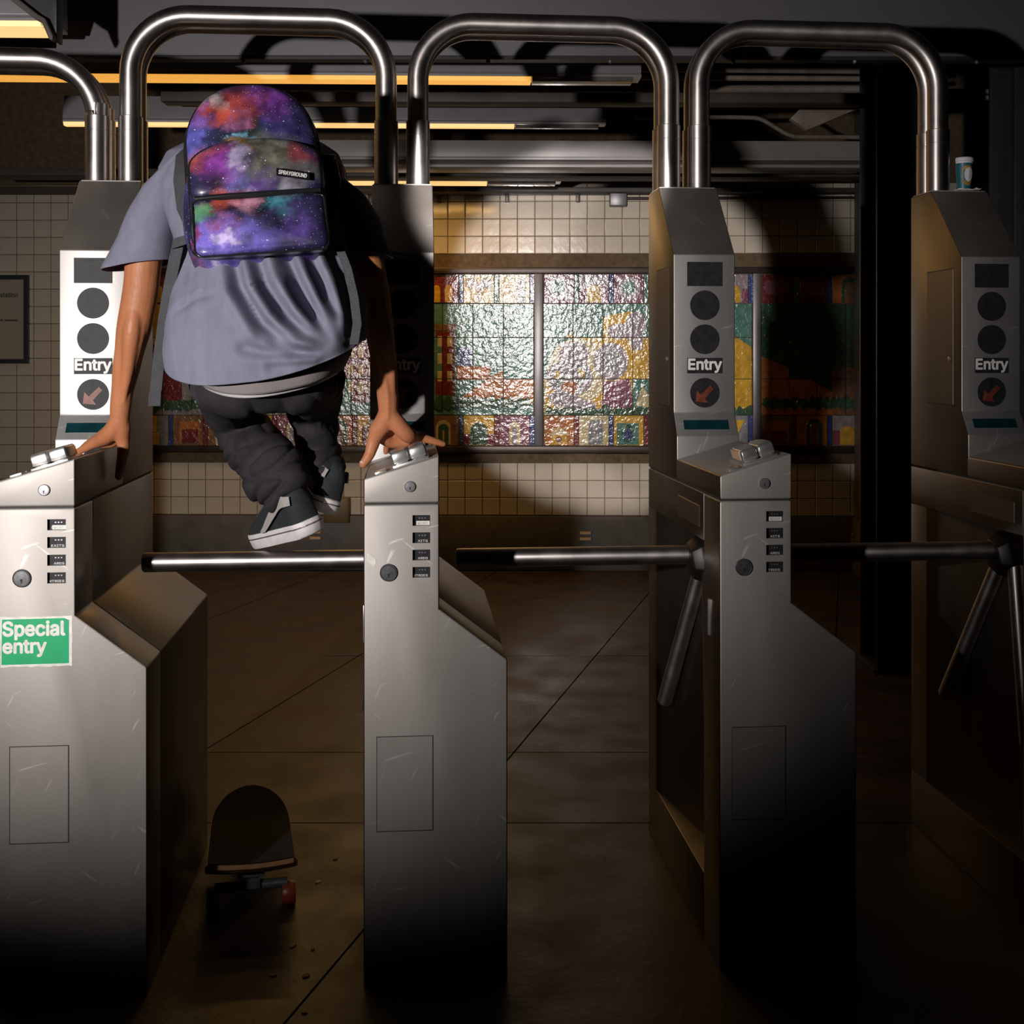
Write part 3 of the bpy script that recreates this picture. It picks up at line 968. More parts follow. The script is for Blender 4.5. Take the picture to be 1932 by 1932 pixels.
def turnstile(name, label, s0, words, arm_len, sticker=False, patch=False, tape=False):
    o = empty(name, label, 'turnstile', row_point(s0, 0, 0).to_tuple(), YAW)
    # front column with cut counter windows
    fp = MB().prism(FRONT_PROFILE, 0.0, 0.142, 'y').build('front_panel', M['steel'], o, bevel=0.004, segs=3)
    cut = MB()
    wins = [(0.102, 0.139, 0.984 - 0.0363 * k - 0.0225, 0.984 - 0.0363 * k) for k in range(4)]
    for a, b, c, d in wins:
        cut.box(a, b, -0.02, 0.012, c, d)
    co = cut.build('cutter', M['dark_gap'], o)
    bo = fp.modifiers.new('cut', 'BOOLEAN')
    bo.operation = 'DIFFERENCE'
    bo.solver = 'EXACT'
    bo.object = co
    apply_mods(fp)
    fp.data.set_sharp_from_angle(angle=R(35))
    shade_sides(fp)
    bpy.data.objects.remove(co)
    for k, (a, b, c, d) in enumerate(wins):
        wn = MB().box(a + 0.0003, b - 0.0003, 0.008, 0.0118, c + 0.0003, d - 0.0003).build('counter_window', M['black_panel'], o)
        wd = words[k]
        x1 = b - 0.003
        wid = 0.0052 * len(wd)
        if k == 0:
            MB().box(a + 0.008, b - 0.001, 0.0062, 0.0078, c + 0.0008, c + 0.0095).build('label_strip', M['white_vinyl'], wn)
            text('lettering', wd, wid, M['grey_letter'], wn, (x1 - wid - 0.002, 0.0060, c + 0.0026), bold=0.0, height=0.0042)
        else:
            text('lettering', wd, wid, M['white_letter'], wn, (x1 - wid - 0.002, 0.0076, c + 0.0012), bold=0.0, height=0.0047)
        dg = MB()
        for q in range(3):
            dg.box(b - 0.012 - q * 0.006, b - 0.009 - q * 0.006, 0.0074, 0.0079, d - 0.0085, d - 0.006)
        dg.build('digit_wheel', M['lock'], wn)
    lock(o, 0.052, 0.8644, 0.0185, M['lock_dark'], True)
    # access door with a dark gap round it
    ad = MB().box(0.0282, 0.1442, -0.0012, 0.004, 0.3225, 0.5196).build('access_door', M['steel'], o, bevel=0.0008, segs=1)
    MB().box(0.0267, 0.1457, -0.0003, 0.003, 0.321, 0.5211).build('door_gap', M['dark_gap'], ad)
    # rear body, hollowed on the arm side
    bp = [(0, 0), (LW, 0), (LW, 0.676), (UW, 0.786), (UW, SEAM), (0, SEAM), (0, 0.90), (0.088, 0.90), (0.088, 0.15), (0, 0.15)]
    shade_sides(MB().prism(bp, 0.1445, 0.77, 'y').build('rear_body', M['steel'], o, bevel=0.003))
    MB().prism([(0.0885, 0.146), (0.0885, 0.769), (0.0, 0.769), (0.0, 0.665), (0.003, 0.66)], 0.149, 0.901, 'z').build('recess_sheet', M['steel_side'], o, bevel=0.002)
    MB().box(0.003, 0.300, 0.138, 0.147, 0.004, 0.672).build('panel_joint', M['dark_gap'], o)
    MB().box(0.003, UW - 0.003, 0.138, 0.147, 0.672, SEAM - 0.004).build('panel_joint', M['dark_gap'], o)
    MB().box(0.004, UW - 0.004, 0.004, 0.765, SEAM - 0.002, SEAM + 0.006).build('seam_gasket', M['dark_gap'], o)
    # side door outline on the arm side
    sd = MB().box(-0.0015, 0.003, 0.50, 0.66, 1.19, 1.545).build('side_door', M['steel_side'], o, bevel=0.0008, segs=1)
    MB().box(-0.0004, 0.002, 0.498, 0.662, 1.188, 1.547).build('door_gap', M['dark_gap'], sd)
    kh = MB()
    kh.lathe([(0.006, 0), (0.006, 0.003), (0.003, 0.004)], Matrix.Translation((-0.0015, 0.52, 1.31)) @ Matrix.Rotation(-math.pi / 2, 4, 'Y'), 12)
    kh.build('door_lock', M['knob'], sd)
    MB().box(-0.0015, 0.003, 0.18, 0.40, 0.925, 0.975).build('side_plate', M['steel_side'], o, bevel=0.0008, segs=1)
    MB().box(-0.004, 0.003, 0.08, 0.092, 0.70, 0.78).build('side_strip', M['fixture_trim'], o, bevel=0.001)
    # head with sloping top
    z1 = SEAM + 0.004
    hd = MB().prism([(0, z1), (UW, z1), (UW, Z_PR), (0, Z_PL)], -0.0015, 0.43, 'y').build('head', M['steel'], o, bevel=0.004, segs=3)
    shade_sides(hd)
    lock(hd, 0.0965, 1.0444, 0.0117, M['lock'], False).location = (0, -0.0015, 0)
    sl = math.atan2(Z_PR - Z_PL, UW)
    mt = Matrix.Translation((0, 0, Z_PL)) @ Matrix.Rotation(-sl, 4, 'Y')
    MB().prism([(0.064, 0.028), (0.143, 0.028), (0.143, 0.148), (0.064, 0.148)], -0.002, 0.005, 'z', mt).build('knob_plate', M['knob'], o, bevel=0.0015)
    MB().prism([(0.025, 0.012), (0.050, 0.012), (0.050, 0.05), (0.025, 0.05)], -0.002, 0.0045, 'z', mt).build('label_plate', M['knob'], o, bevel=0.001)
    for q, cxk in enumerate((0.0845, 0.1235)):
        kb = MB()
        oc = [(-.016, -.030), (.016, -.030), (.019, -.022), (.019, .045), (.008, .075), (-.008, .075), (-.019, .045), (-.019, -.022)]
        rings = []
        for sc, zz in ((0.80, 0.004), (0.82, 0.007), (1.0, 0.008), (1.0, 0.026), (0.93, 0.031), (0.82, 0.033)):
            rings.append([mt @ Vector((cxk + p[0] * sc, 0.064 + p[1] * sc, zz)) for p in oc])
        kb.loft(rings)
        ko = kb.build('knob', M['knob'], o, bevel=0.0012, segs=2)
        if tape and q == 0:
            MB().prism([(cxk - .0206, .044), (cxk - .0170, .042), (cxk - .0170, .112), (cxk - .0206, .110)], 0.011, 0.0312, 'z', mt).build('tape', M['tan_tape'], ko)
    # tower
    zc = Z_PL
    tp = [(0.417, z1), (0.77, z1), (0.77, 1.766), (0.635, 1.766), (0.455, 1.574), (0.455, 1.1756), (0.417, 1.118)]
    shade_sides(MB().prism(tp, 0.0, UW, 'x').build('tower', M['steel_panel'], o, bevel=0.003, segs=3))
    # tower top narrows on the right: a sloping cheek is cut by building the cap plate smaller
    MB().box(0.004, UW - 0.004, 0.640, 0.765, 1.765, 1.769).build('top_plate', M['steel'], o, bevel=0.001)
    f = 0.455
    MB().box(0.035, 0.1257, f - 0.0012, f + 0.003, 1.494, 1.555).build('display_window', M['black_panel'], o, bevel=0.0005, segs=1)
    for zz in (1.4457, 1.360):
        b = MB()
        disc(b, 0.080, zz, 0.0375, f - 0.0015, f + 0.003)
        b.build('signal_disc', M['black_panel'], o)
    b = MB()
    disc(b, 0.080, 1.225, 0.0375, f - 0.0015, f + 0.003)
    ar = b.build('arrow_disc', M['black_panel'], o)
    # arrow pointing down and to the left
    s = 0.0235
    shape = [(-1.0, -0.85), (0.35, -0.98), (0.0, -0.52), (0.95, 0.52), (0.60, 0.86), (-0.42, -0.12), (-0.86, 0.36)]
    MB().prism([(0.080 + x * s, 1.223 + y * s) for x, y in shape], f - 0.0021, f - 0.0014, 'y').build('arrow', M['red_arrow'], ar)
    en = MB().box(0.035, 0.1257, f - 0.0013, f + 0.003, 1.274, 1.313).build('entry_label', M['black_panel'], o, bevel=0.0004, segs=1)
    text('lettering', 'Entry', 0.0845, M['white_letter'], en, (0.0385, f - 0.0016, 1.2765), bold=0.028, height=0.0335)
    # reader display on the sloping shelf
    th = math.atan2(0.038, 0.0576)
    d0 = Vector((0, 0.455, 1.1756))
    dv = Vector((0, 0.417 - 0.455, 1.118 - 1.1756))
    nrm = Vector((0, -dv.z, dv.y)).normalized()
    nrm = nrm if nrm.y < 0 else -nrm
    ring = []
    for (fx, k) in ((0.022, 0.33), (0.136, 0.33), (0.136, 0.72), (0.022, 0.72)):
        ring.append(Vector((fx, 0, 0)) + d0 + dv * k)
    MB().loft([[p - nrm * 0.002 for p in ring], [p + nrm * 0.001 for p in ring]]).build('reader_display', M['display'], o)
    # tripod
    zt, tt = 0.843, 0.30
    hb = MB()
    ax = Matrix.Translation((0.05, tt, zt - 0.008)) @ Matrix.Rotation(R(-100), 4, 'Y')
    rings = []
    for rad, zz in ((0.030, -0.04), (0.058, -0.03), (0.058, 0.02), (0.044, 0.045), (0.022, 0.052)):
        rings.append([ax @ Vector((rad * math.cos(a), rad * math.sin(a), zz)) for a in [math.pi / 3 * k + 0.2 for k in range(6)]])
    hb.loft(rings)
    hub = hb.build('tripod_hub', M['black_iron'], o, bevel=0.004)

    def arm(p0, p1, r):
        p0, p1 = Vector(p0), Vector(p1)
        d = (p1 - p0).normalized()
        return tube_uv(MB().tube([p0, p1 - d * 0.006, p1 - d * 0.0015, p1], [r, r, r * 0.93, r * 0.8], 24).build('arm', M['tube'], hub, smooth=40), 24)
    if arm_len:
        arm((0.035, tt, zt), (-arm_len, tt, zt), 0.0225)
    arm((0.045, tt - 0.035, zt - 0.03), (0.03, tt - 0.125, zt - 0.44), 0.019)
    arm((0.045, tt + 0.035, zt - 0.03), (-0.005, tt + 0.24, zt - 0.42), 0.019)
    if sticker:
        x0, x1, z0, z1_ = 0.0085, 0.1525, 0.683, 0.7865
        rr = random.Random(3)
        jag = [(x0 + rr.uniform(0, .0015), z0 + k * (z1_ - z0) / 14) for k in range(14, -1, -1)] + [(x0 + k * (x1 - x0) / 16, z0 + rr.uniform(-.001, .0018)) for k in range(1, 16)] + [(x1 - rr.uniform(0, .001), z0 + k * (z1_ - z0) / 14) for k in range(15)] + [(x1 - k * (x1 - x0) / 16, z1_ - rr.uniform(0, .0016)) for k in range(1, 16)]
        sk = MB().prism(jag, -0.0007, 0.001, 'y').build('entry_sticker', M['white_vinyl'], o)
        MB().prism([(x0 + .003, z0 + .005), (x1 - .007, z0 + .006), (x1 - .007, z1_ - .009), (x1 - .016, z1_ - .005), (x0 + .004, z1_ - .006)], -0.0010, -0.0005, 'y').build('green_field', M['green'], sk)
        text('lettering', 'Special', 0.122, M['white_vinyl'], sk, (x0 + 0.0065, -0.0010, 0.7395), bold=0.03, height=0.0365)
        text('lettering', 'entry', 0.085, M['white_vinyl'], sk, (x0 + 0.0065, -0.0010, 0.7045), bold=0.03, height=0.0325)
    if patch:
        MB().prism([(0.006, 0.905), (0.012, 0.904), (0.025, 0.893), (0.026, 0.885), (0.022, 0.876), (0.016, 0.880), (0.007, 0.888)], -0.0006, 0.001, 'y').build('worn_patch', M['white_vinyl'], o)
    return o


turnstile('turnstile', 'left turnstile with green Special entry sticker, under the left hand', -0.745, ['OKENS', 'EXITS', 'ARDS', 'NTRIES'], 0, sticker=True)
turnstile('turnstile', 'middle turnstile under the right hand, pale worn patch on its front', 0.0, ['KENS', 'XITS', 'ARDS', 'NTRIES'], 0.515, patch=True)
turnstile('turnstile', 'third turnstile with tan tape on one knob, dark hub and arm showing', 0.759, ['KENS', 'XITS', 'ARDS', 'TRIES'], 0.554, tape=True)
turnstile('turnstile', 'rightmost turnstile in deep shadow with a coffee cup on top', 1.511, ['KENS', 'XITS', 'ARDS', 'TRIES'], 0.55)


def hoop(label, s_a, s_b, t, ztop, rb, z0a=1.769, z0b=1.769):
    o = empty('hoop_rail', label, 'hoop rail', row_point(s_a, t, 0).to_tuple(), YAW)
    L_ = s_b - s_a
    pts = [(0, 0, 1.935)]
    pts += [(0, 0, 1.97)]
    for k in range(0, 13):
        a = math.pi / 2 * k / 12
        pts.append((rb - rb * math.cos(a), 0, ztop - rb + rb * math.sin(a)))
    for k in range(0, 13):
        a = math.pi / 2 * k / 12
        pts.append((L_ - rb + rb * math.sin(a), 0, ztop - rb + rb * math.cos(a)))
    pts += [(L_, 0, 1.97), (L_, 0, 1.935)]
    tube_uv(MB().tube(pts, 0.0278, 28).build('bent_tube', M['tube'], o, smooth=60), 28)
    for x, zz in ((0, z0a), (L_, z0b)):
        tube_uv(MB().lathe([(0.0312, zz), (0.0312, 1.8995), (0.0302, 1.9), (0.0302, 1.902), (0.0312, 1.9025), (0.0312, 1.938), (0.0275, 1.94)], Matrix.Translation((x, 0, 0)), 28).build('collar', M['tube'], o, smooth=30), 28)
    return o


hoop('front left hoop rail, lower than the rest and cut by the frame', -1.46, -0.709, 0.675, 2.085, 0.155, 0.0)
hoop('front hoop rail arching over the jumping person', -0.625, 0.036, 0.675, 2.205, 0.150)
hoop('front hoop rail over the middle passage right of the person', 0.12, 0.795, 0.675, 2.203, 0.150)
hoop('front hoop rail on the right ending beside the coffee cup', 0.879, 1.547, 0.675, 2.203, 0.150)
hoop('rear hoop rail directly behind the low left hoop', -1.46, -0.709, 0.738, 2.084, 0.155, 0.0)
hoop('rear hoop rail directly behind the hoop over the person', -0.625, 0.036, 0.738, 2.204, 0.150)
hoop('rear hoop rail directly behind the middle passage hoop', 0.12, 0.795, 0.738, 2.203, 0.150)
hoop('rear hoop rail directly behind the right hand hoop', 0.879, 1.547, 0.738, 2.203, 0.150)

# ------------------------------------------------------------------ coffee cup and napkin on the last turnstile
cp = row_point(1.511 + 0.118, 0.69, 1.769)
nap = empty('paper_napkin', 'crumpled white napkin under the coffee cup', 'napkin', cp.to_tuple(), YAW)
nb = MB()
n = 9
grid = [[None] * n for _ in range(n)]
for i in range(n):
    for j in range(n):
        x, y = -0.036 + 0.066 * i / (n - 1), -0.045 + 0.08 * j / (n - 1)
        inr = (x * x + y * y) ** 0.5 < 0.03
        z = 0.0022 if inr else 0.003 + 0.010 * abs(noise.noise((x * 60, y * 60, 3)))
        grid[i][j] = (x, y, z)
nb.loft(grid, closed=False)
no = nb.build('crumpled_sheet', M['white_paper'], nap, smooth=20, normals=False)
sm = no.modifiers.new('thick', 'SOLIDIFY')
sm.thickness = 0.0015
apply_mods(no)
cup = empty('coffee_cup', 'teal paper coffee cup with white lid on top of the rightmost turnstile', 'cup', (cp.x, cp.y, cp.z + 0.0028), YAW)
MB().lathe([(0.0175, 0), (0.0185, 0.001), (0.0235, 0.082), (0.0225, 0.083), (0.018, 0.003)], Matrix.Identity(4), 28).build('cup_body', M['cup'], cup, smooth=40)
MB().lathe([(0.0245, 0.078), (0.0245, 0.083), (0.0268, 0.0845), (0.0268, 0.090), (0.0245, 0.094), (0.0205, 0.095)], Matrix.Identity(4), 28).build('lid', M['cup_white'], cup, smooth=30)


def cup_patch(name, m, poly, off, parent):
    """a printed patch that follows the cup's tapering wall; poly in (angle, height)"""
    vs = []
    for a, z in poly:
        r = 0.0185 + (0.0235 - 0.0185) * (z - 0.001) / 0.081 + off
        vs.append((r * math.sin(a), -r * math.cos(a), z))
    c = sum((Vector(v) for v in vs), Vector()) / len(vs)
    rr_ = 0.0185 + 0.005 * (c.z - 0.001) / 0.081 + off
    k = rr_ / (c.x ** 2 + c.y ** 2) ** 0.5
    vs.append((c.x * k, c.y * k, c.z))
    nn = len(poly)
    return MB().add(vs, [(i, (i + 1) % nn, nn) for i in range(nn)]).build(name, m, parent)


cup_patch('gold_print', M['cup_gold'], [(0.05 + 0.9 * math.cos(t), 0.044 + 0.028 * math.sin(t)) for t in [2 * math.pi * k / 20 for k in range(20)]], 0.0007, cup)
cup_patch('cream_print', M['cup_white'], [(0.15 + 0.55 * math.cos(t), 0.046 + 0.020 * math.sin(t)) for t in [2 * math.pi * k / 20 for k in range(20)]], 0.0016, cup)

# ------------------------------------------------------------------ skateboard
def skateboard():
    o = empty('skateboard', 'black gripped skateboard lying on the floor beside the left turnstile', 'skateboard', at(475, 1640, 2.79).to_tuple(), R(12.5))
    o.location.z = 0
    Ld, hw = 0.52, 0.105
    nx, nyy = 13, 30
    top, bot = [], []
    for j in range(nyy + 1):
        v = 1 - (1 - j / nyy) ** 1.7
        y = v * Ld
        # outline: squarish tail near the viewer, round nose far away
        if v < 0.06:
            wv = hw * (0.90 + 0.10 * math.sin(math.pi / 2 * v / 0.06))
        elif v < 0.72:
            wv = hw * (1 - 0.05 * (v - 0.06) / 0.66)
        else:
            q = (v - 0.72) / 0.28
            wv = hw * 0.95 * max(0.02, (1 - q ** 2.4)) ** 0.5
        lift = 0.105 + 0.05 * max(0, (0.20 - v) / 0.20) ** 1.4 + 0.05 * max(0, (v - 0.78) / 0.22) ** 1.4
        rt, rb_ = [], []
        for i in range(nx):
            x = -wv + 2 * wv * i / (nx - 1)
            zz = lift + 0.008 * (x / hw) ** 2
            rt.append((x, y, zz))
            rb_.append((x, y, zz - 0.011))
        top.append(rt)
        bot.append(rb_)
    b = MB()
    rings = [t + list(reversed(q)) for t, q in zip(top, bot)]
    b.loft(rings)
    b.build('deck', M['maple'], o, smooth=50)
    g = MB()
    g.loft([[(x * 0.985, y + (0.003 if j == 0 else 0), z + 0.0012) for x, y, z in r] for j, r in enumerate(top)], closed=False)
    g.build('grip_tape', M['grip'], o, smooth=50, normals=False)
    for ty in (0.13, 0.45):
        tr = MB()
        tr.box(-0.03, 0.03, ty - 0.035, ty + 0.035, 0.085, 0.098)
        tr.tube([(-0.085, ty, 0.052), (0.085, ty, 0.052)], 0.012, 12)
        tr.box(-0.02, 0.02, ty - 0.018, ty + 0.018, 0.05, 0.09)
        tr.build('truck', M['lock_dark'], o, smooth=40)
        for sx in (-1, 1):
            mt = Matrix.Translation((sx * 0.088, ty, 0.027)) @ Matrix.Rotation(math.pi / 2, 4, 'Y')
            MB().lathe([(0.010, -0.016), (0.024, -0.016), (0.027, -0.011), (0.027, 0.011), (0.024, 0.016), (0.010, 0.016)], mt, 24).build('wheel', M['wheel'], o, smooth=40)
    return o


skateboard()
rr = random.Random(21)
for px, py in ((515, 1842), (578, 1842), (632, 1622), (552, 1785), (590, 1790), (600, 1665), (470, 1935), (575, 1912)):
    Y = CAMZ * FOC / (py - HY)
    p = at(px, py, Y)
    b = MB()
    k = rr.uniform(0.006, 0.012)
    pts = [(k * (0.7 + 0.5 * rr.random()) * math.cos(t), 0.6 * k * (0.7 + 0.5 * rr.random()) * math.sin(t)) for t in [2 * math.pi * q / 6 for q in range(6)]]
    b.prism(pts, 0.0005, 0.003, 'z')
    o = b.build('litter_scrap', M['paper'])
    o.location = (p.x, p.y, 0)
    o.rotation_euler = (0, 0, rr.random() * 3)
    tag(o, 'tiny torn paper scrap on the dark floor near the skateboard', 'litter', 'paper scraps on the floor')

# ------------------------------------------------------------------ the person
def skin_body():
    b = MB()
    V = at

    def seg(pts, n=14):
        # smooth the chain with a Catmull-Rom spline so limbs bend softly
        P = [p for p, r in pts]
        Rr = [r for p, r in pts]
        pp, rr2 = [], []
        for i in range(len(P) - 1):
            p0, p1, p2, p3 = P[max(i - 1, 0)], P[i], P[i + 1], P[min(i + 2, len(P) - 1)]
            for k in range(6):
                t = k / 6
                pp.append(0.5 * ((2 * p1) + (p2 - p0) * t + (2 * p0 - 5 * p1 + 4 * p2 - p3) * t * t + (-p0 + 3 * p1 - 3 * p2 + p3) * t ** 3))
                rr2.append(Rr[i] + (Rr[i + 1] - Rr[i]) * (t * t * (3 - 2 * t)))
        pp.append(P[-1])
        rr2.append(Rr[-1])
        b.tube(pp, rr2, n)
        b.ball(P[0], Rr[0] * 0.99)
        b.ball(P[-1], Rr[-1] * 0.99)
    # left arm
    seg([(V(345, 325, 2.72), .042), (V(304, 400, 2.72), .042), (V(274, 480, 2.725), .040), (V(266, 545, 2.735), .0395), (V(254, 612, 2.745), .0385), (V(241, 680, 2.76), .0315), (V(230, 745, 2.775), .0245), (V(226, 788, 2.785), .0225)], 20)
    # right arm
    seg([(V(610, 335, 2.72), .042), (V(655, 410, 2.72), .042), (V(690, 490, 2.73), .037), (V(706, 550, 2.75), .0345), (V(714, 610, 2.765), .0335), (V(724, 680, 2.785), .0300), (V(731, 740, 2.80), .0250), (V(733, 778, 2.81), .0230)], 20)
    # tendons and muscle on the forearms
    seg([(V(262, 500, 2.728), .006), (V(257, 560, 2.722), .017), (V(249, 625, 2.716), .0195), (V(242, 690, 2.735), .015), (V(233, 760, 2.760), .005)])
    seg([(V(274, 520, 2.73), .006), (V(270, 575, 2.728), .017), (V(260, 630, 2.731), .018), (V(250, 690, 2.745), .012), (V(238, 750, 2.768), .004)])
    seg([(V(700, 560, 2.725), .006), (V(706, 620, 2.74), .017), (V(718, 690, 2.765), .013), (V(728, 760, 2.788), .004)])
    seg([(V(724, 570, 2.73), .006), (V(730, 640, 2.75), .015), (V(738, 700, 2.775), .011), (V(741, 775, 2.795), .004)])
    seg([(V(726, 700, 2.762), .003), (V(731, 750, 2.779), .005), (V(732, 790, 2.79), .004)])

    def hand(W, digits, palm):
        for chain in palm:
            seg(chain)
        for chain in digits:
            seg(chain, 12)
    # right hand: heel toward the viewer, thumb hooked over the left edge, little finger out to the right
    W = V(733, 780, 2.81)
    hand(W, [
        [(V(713, 808, 2.820), .0195), (V(704, 836, 2.826), .0158), (V(697, 858, 2.822), .0128), (V(685, 876, 2.816), .0100)],
        [(V(782, 824, 2.862), .0145), (V(803, 828, 2.872), .0105), (V(821, 833, 2.878), .0092), (V(837, 838, 2.882), .0074)],
        [(V(768, 820, 2.900), .0120), (V(790, 822, 2.925), .0095), (V(804, 828, 2.938), .0085), (V(812, 836, 2.942), .0072)],
        [(V(752, 818, 2.905), .0122), (V(760, 822, 2.93), .0100), (V(766, 832, 2.945), .0088), (V(768, 843, 2.948), .0075)],
        [(V(735, 822, 2.895), .0122), (V(733, 830, 2.92), .0100), (V(730, 842, 2.938), .0088), (V(728, 853, 2.945), .0075)],
    ], [
        [(W, .0235), (V(722, 800, 2.818), .0225), (V(711, 818, 2.824), .019)],
        [(W, .0225), (V(752, 802, 2.815), .0205), (V(768, 819, 2.826), .0200), (V(782, 824, 2.86), .0145)],
        [(V(716, 822, 2.845), .016), (V(738, 833, 2.862), .016), (V(766, 834, 2.868), .014)],
        [(W, .020), (V(750, 806, 2.85), .017), (V(766, 818, 2.895), .013)],
        [(W, .020), (V(738, 806, 2.86), .017), (V(750, 816, 2.90), .013)],
        [(W, .020), (V(725, 806, 2.85), .017), (V(734, 820, 2.89), .013)],
        [(V(715, 812, 2.84), .014), (V(735, 816, 2.86), .013), (V(760, 815, 2.86), .013)],
    ])
    # left hand, mirrored: thumb hooked down over the right edge, little finger out to the left
    W = V(226, 792, 2.785)
    hand(W, [
        [(V(231, 818, 2.797), .0180), (V(233, 845, 2.80), .0145), (V(229, 872, 2.795), .0120), (V(224, 899, 2.790), .0096)],
        [(V(188, 830, 2.822), .0160), (V(168, 841, 2.838), .0115), (V(152, 850, 2.848), .0095), (V(138, 858, 2.853), .0078)],
        [(V(198, 824, 2.865), .0120), (V(178, 830, 2.89), .0098), (V(164, 838, 2.905), .0086), (V(152, 848, 2.912), .0073)],
        [(V(210, 820, 2.875), .0122), (V(198, 822, 2.905), .0100), (V(188, 830, 2.92), .0088), (V(180, 841, 2.925), .0075)],
        [(V(222, 820, 2.865), .0122), (V(218, 822, 2.895), .0100), (V(212, 828, 2.912), .0088), (V(206, 838, 2.918), .0075)],
    ], [
        [(W, .0225), (V(230, 806, 2.79), .0205), (V(231, 822, 2.797), .018)],
        [(W, .0225), (V(214, 811, 2.792), .0215), (V(200, 823, 2.806), .0200), (V(186, 831, 2.824), .016)],
        [(V(226, 826, 2.822), .015), (V(212, 832, 2.838), .015), (V(195, 836, 2.84), .013)],
        [(W, .020), (V(212, 808, 2.825), .017), (V(199, 822, 2.862), .013)],
        [(W, .020), (V(220, 808, 2.835), .017), (V(210, 818, 2.872), .013)],
        [(W, .020), (V(226, 808, 2.83), .017), (V(222, 820, 2.862), .013)],
        [(V(230, 816, 2.815), .014), (V(215, 818, 2.84), .013), (V(200, 820, 2.84), .013)],
    ])
    # trunk: shoulders, chest, belly, hips
    for px, py, Y, r in ((480, 330, 2.70, (.155, .085, .075)), (485, 400, 2.69, (.135, .085, .10)), (492, 500, 2.665, (.120, .080, .11)), (500, 600, 2.65, (.125, .085, .10)), (505, 690, 2.66, (.105, .080, .075))):
        b.ball(V(px, py, Y), r)
    for sx in (330, 625):
        b.ball(V(sx * 0.93 + 33, 330, 2.72), .045)
    # neck and bowed head
    seg([(V(482, 300, 2.74), .060), (V(484, 275, 2.82), .056), (V(485, 275, 2.87), .056)])
    HC = V(486, 285, 2.93)
    hm = Matrix.Rotation(R(-52), 3, 'X')

    def hp(x, y, z):
        return HC + hm @ Vector((x, y, z))
    b.ball(HC, (.074, .094, .108), mtx=hm)
    b.ball(hp(0, .045, -.065), (.052, .046, .055), mtx=hm)          # jaw
    seg([(hp(0, .088, .012), .011), (hp(0, .105, -.018), .015), (hp(0, .100, -.030), .014)])   # nose
    for sx in (-1, 1):
        b.ball(hp(sx * .014, .098, -.030), .0095)
        b.ball(hp(sx * .033, .083, .022), (.018, .010, .008), mtx=hm)   # brow
        b.ball(hp(sx * .076, -.004, -.008), (.010, .020, .031), mtx=hm)  # ear
        b.ball(hp(sx * .045, .066, -.022), (.018, .016, .016), mtx=hm)  # cheek
    b.ball(hp(0, .092, -.057), (.024, .010, .007), mtx=hm)
    b.ball(hp(0, .089, -.067), (.021, .010, .008), mtx=hm)
    # legs and feet, inside the trousers and shoes
    seg([(V(438, 715, 2.68), .055), (V(436, 745, 2.84), .052), (V(447, 778, 2.98), .044), (V(480, 845, 2.90), .040), (V(520, 905, 2.80), .036), (V(545, 945, 2.765), .034)])
    seg([(V(575, 715, 2.70), .050), (V(586, 745, 2.88), .048), (V(592, 779, 3.02), .042), (V(599, 835, 2.95), .036), (V(603, 890, 2.87), .034), (V(606, 915, 2.85), .032)])
    seg([(V(560, 965, 2.76), .030), (V(528, 985, 2.86), .030), (V(506, 1000, 2.93), .024)])
    seg([(V(606, 925, 2.85), .030), (V(585, 915, 2.95), .028), (V(565, 908, 3.02), .022)])
    o = b.build('person', M['skin'])
    rm = o.modifiers.new('join', 'REMESH')
    rm.mode = 'VOXEL'
    rm.voxel_size = 0.0032
    s_ = o.modifiers.new('soft', 'SMOOTH')
    s_.factor = 0.5
    s_.iterations = 7
    apply_mods(o)
    o.data.materials.clear()
    o.data.materials.append(M['skin'])
    o.data.polygons.foreach_set('use_smooth', [True] * len(o.data.polygons))
    return o, HC, hm


person, HC, hm = skin_body()
tag(person, 'person vaulting a turnstile in blue grey shirt and dark baggy trousers, seen from behind', 'person')


def hp(x, y, z):
    return HC + hm @ Vector((x, y, z))


hb = MB()
hb.ball(hp(0, -.010, .012), (.081, .100, .108), 24, 18, mtx=hm)
ho = hb.build('hair', M['hair'], person, smooth=60)
for v in ho.data.vertices:
    q = hm.inverted() @ (v.co - HC)
    if q.y > 0.055 and q.z < 0.05:
        q.y = 0.055
    if q.z < -0.055:
        q.z = -0.055
    q *= 1 + 0.03 * noise.noise(q * 60)
    v.co = HC + hm @ q
eb = MB()
for sx in (-1, 1):
    eb.ball(hp(sx * .032, .079, .004), .012, 12, 8)
eb.build('eyes', M['eye'], person, smooth=60)
nb = MB()
td = (at(681, 880, 2.813) - at(694, 862, 2.815)).normalized()
nb.ball(at(683, 872, 2.811), (.0055, .0035, .0045), 12, 8)
nb.build('thumb_nail', M['nail'], person, smooth=60)

# ---- shirt: a lofted body with gathered folds, plus two flared sleeves
def cr(t, xs, ys):
    return np.interp(t, xs, ys)


def smoothrow(ys, rows, k):
    return np.interp(ys, [r[0] for r in rows], [r[k] for r in rows])


def seg_dist(p, a, b):
    ab = b - a
    t = max(0, min(1, (p - a).dot(ab) / max(ab.dot(ab), 1e-9)))
    return (p - (a + ab * t)).length, t


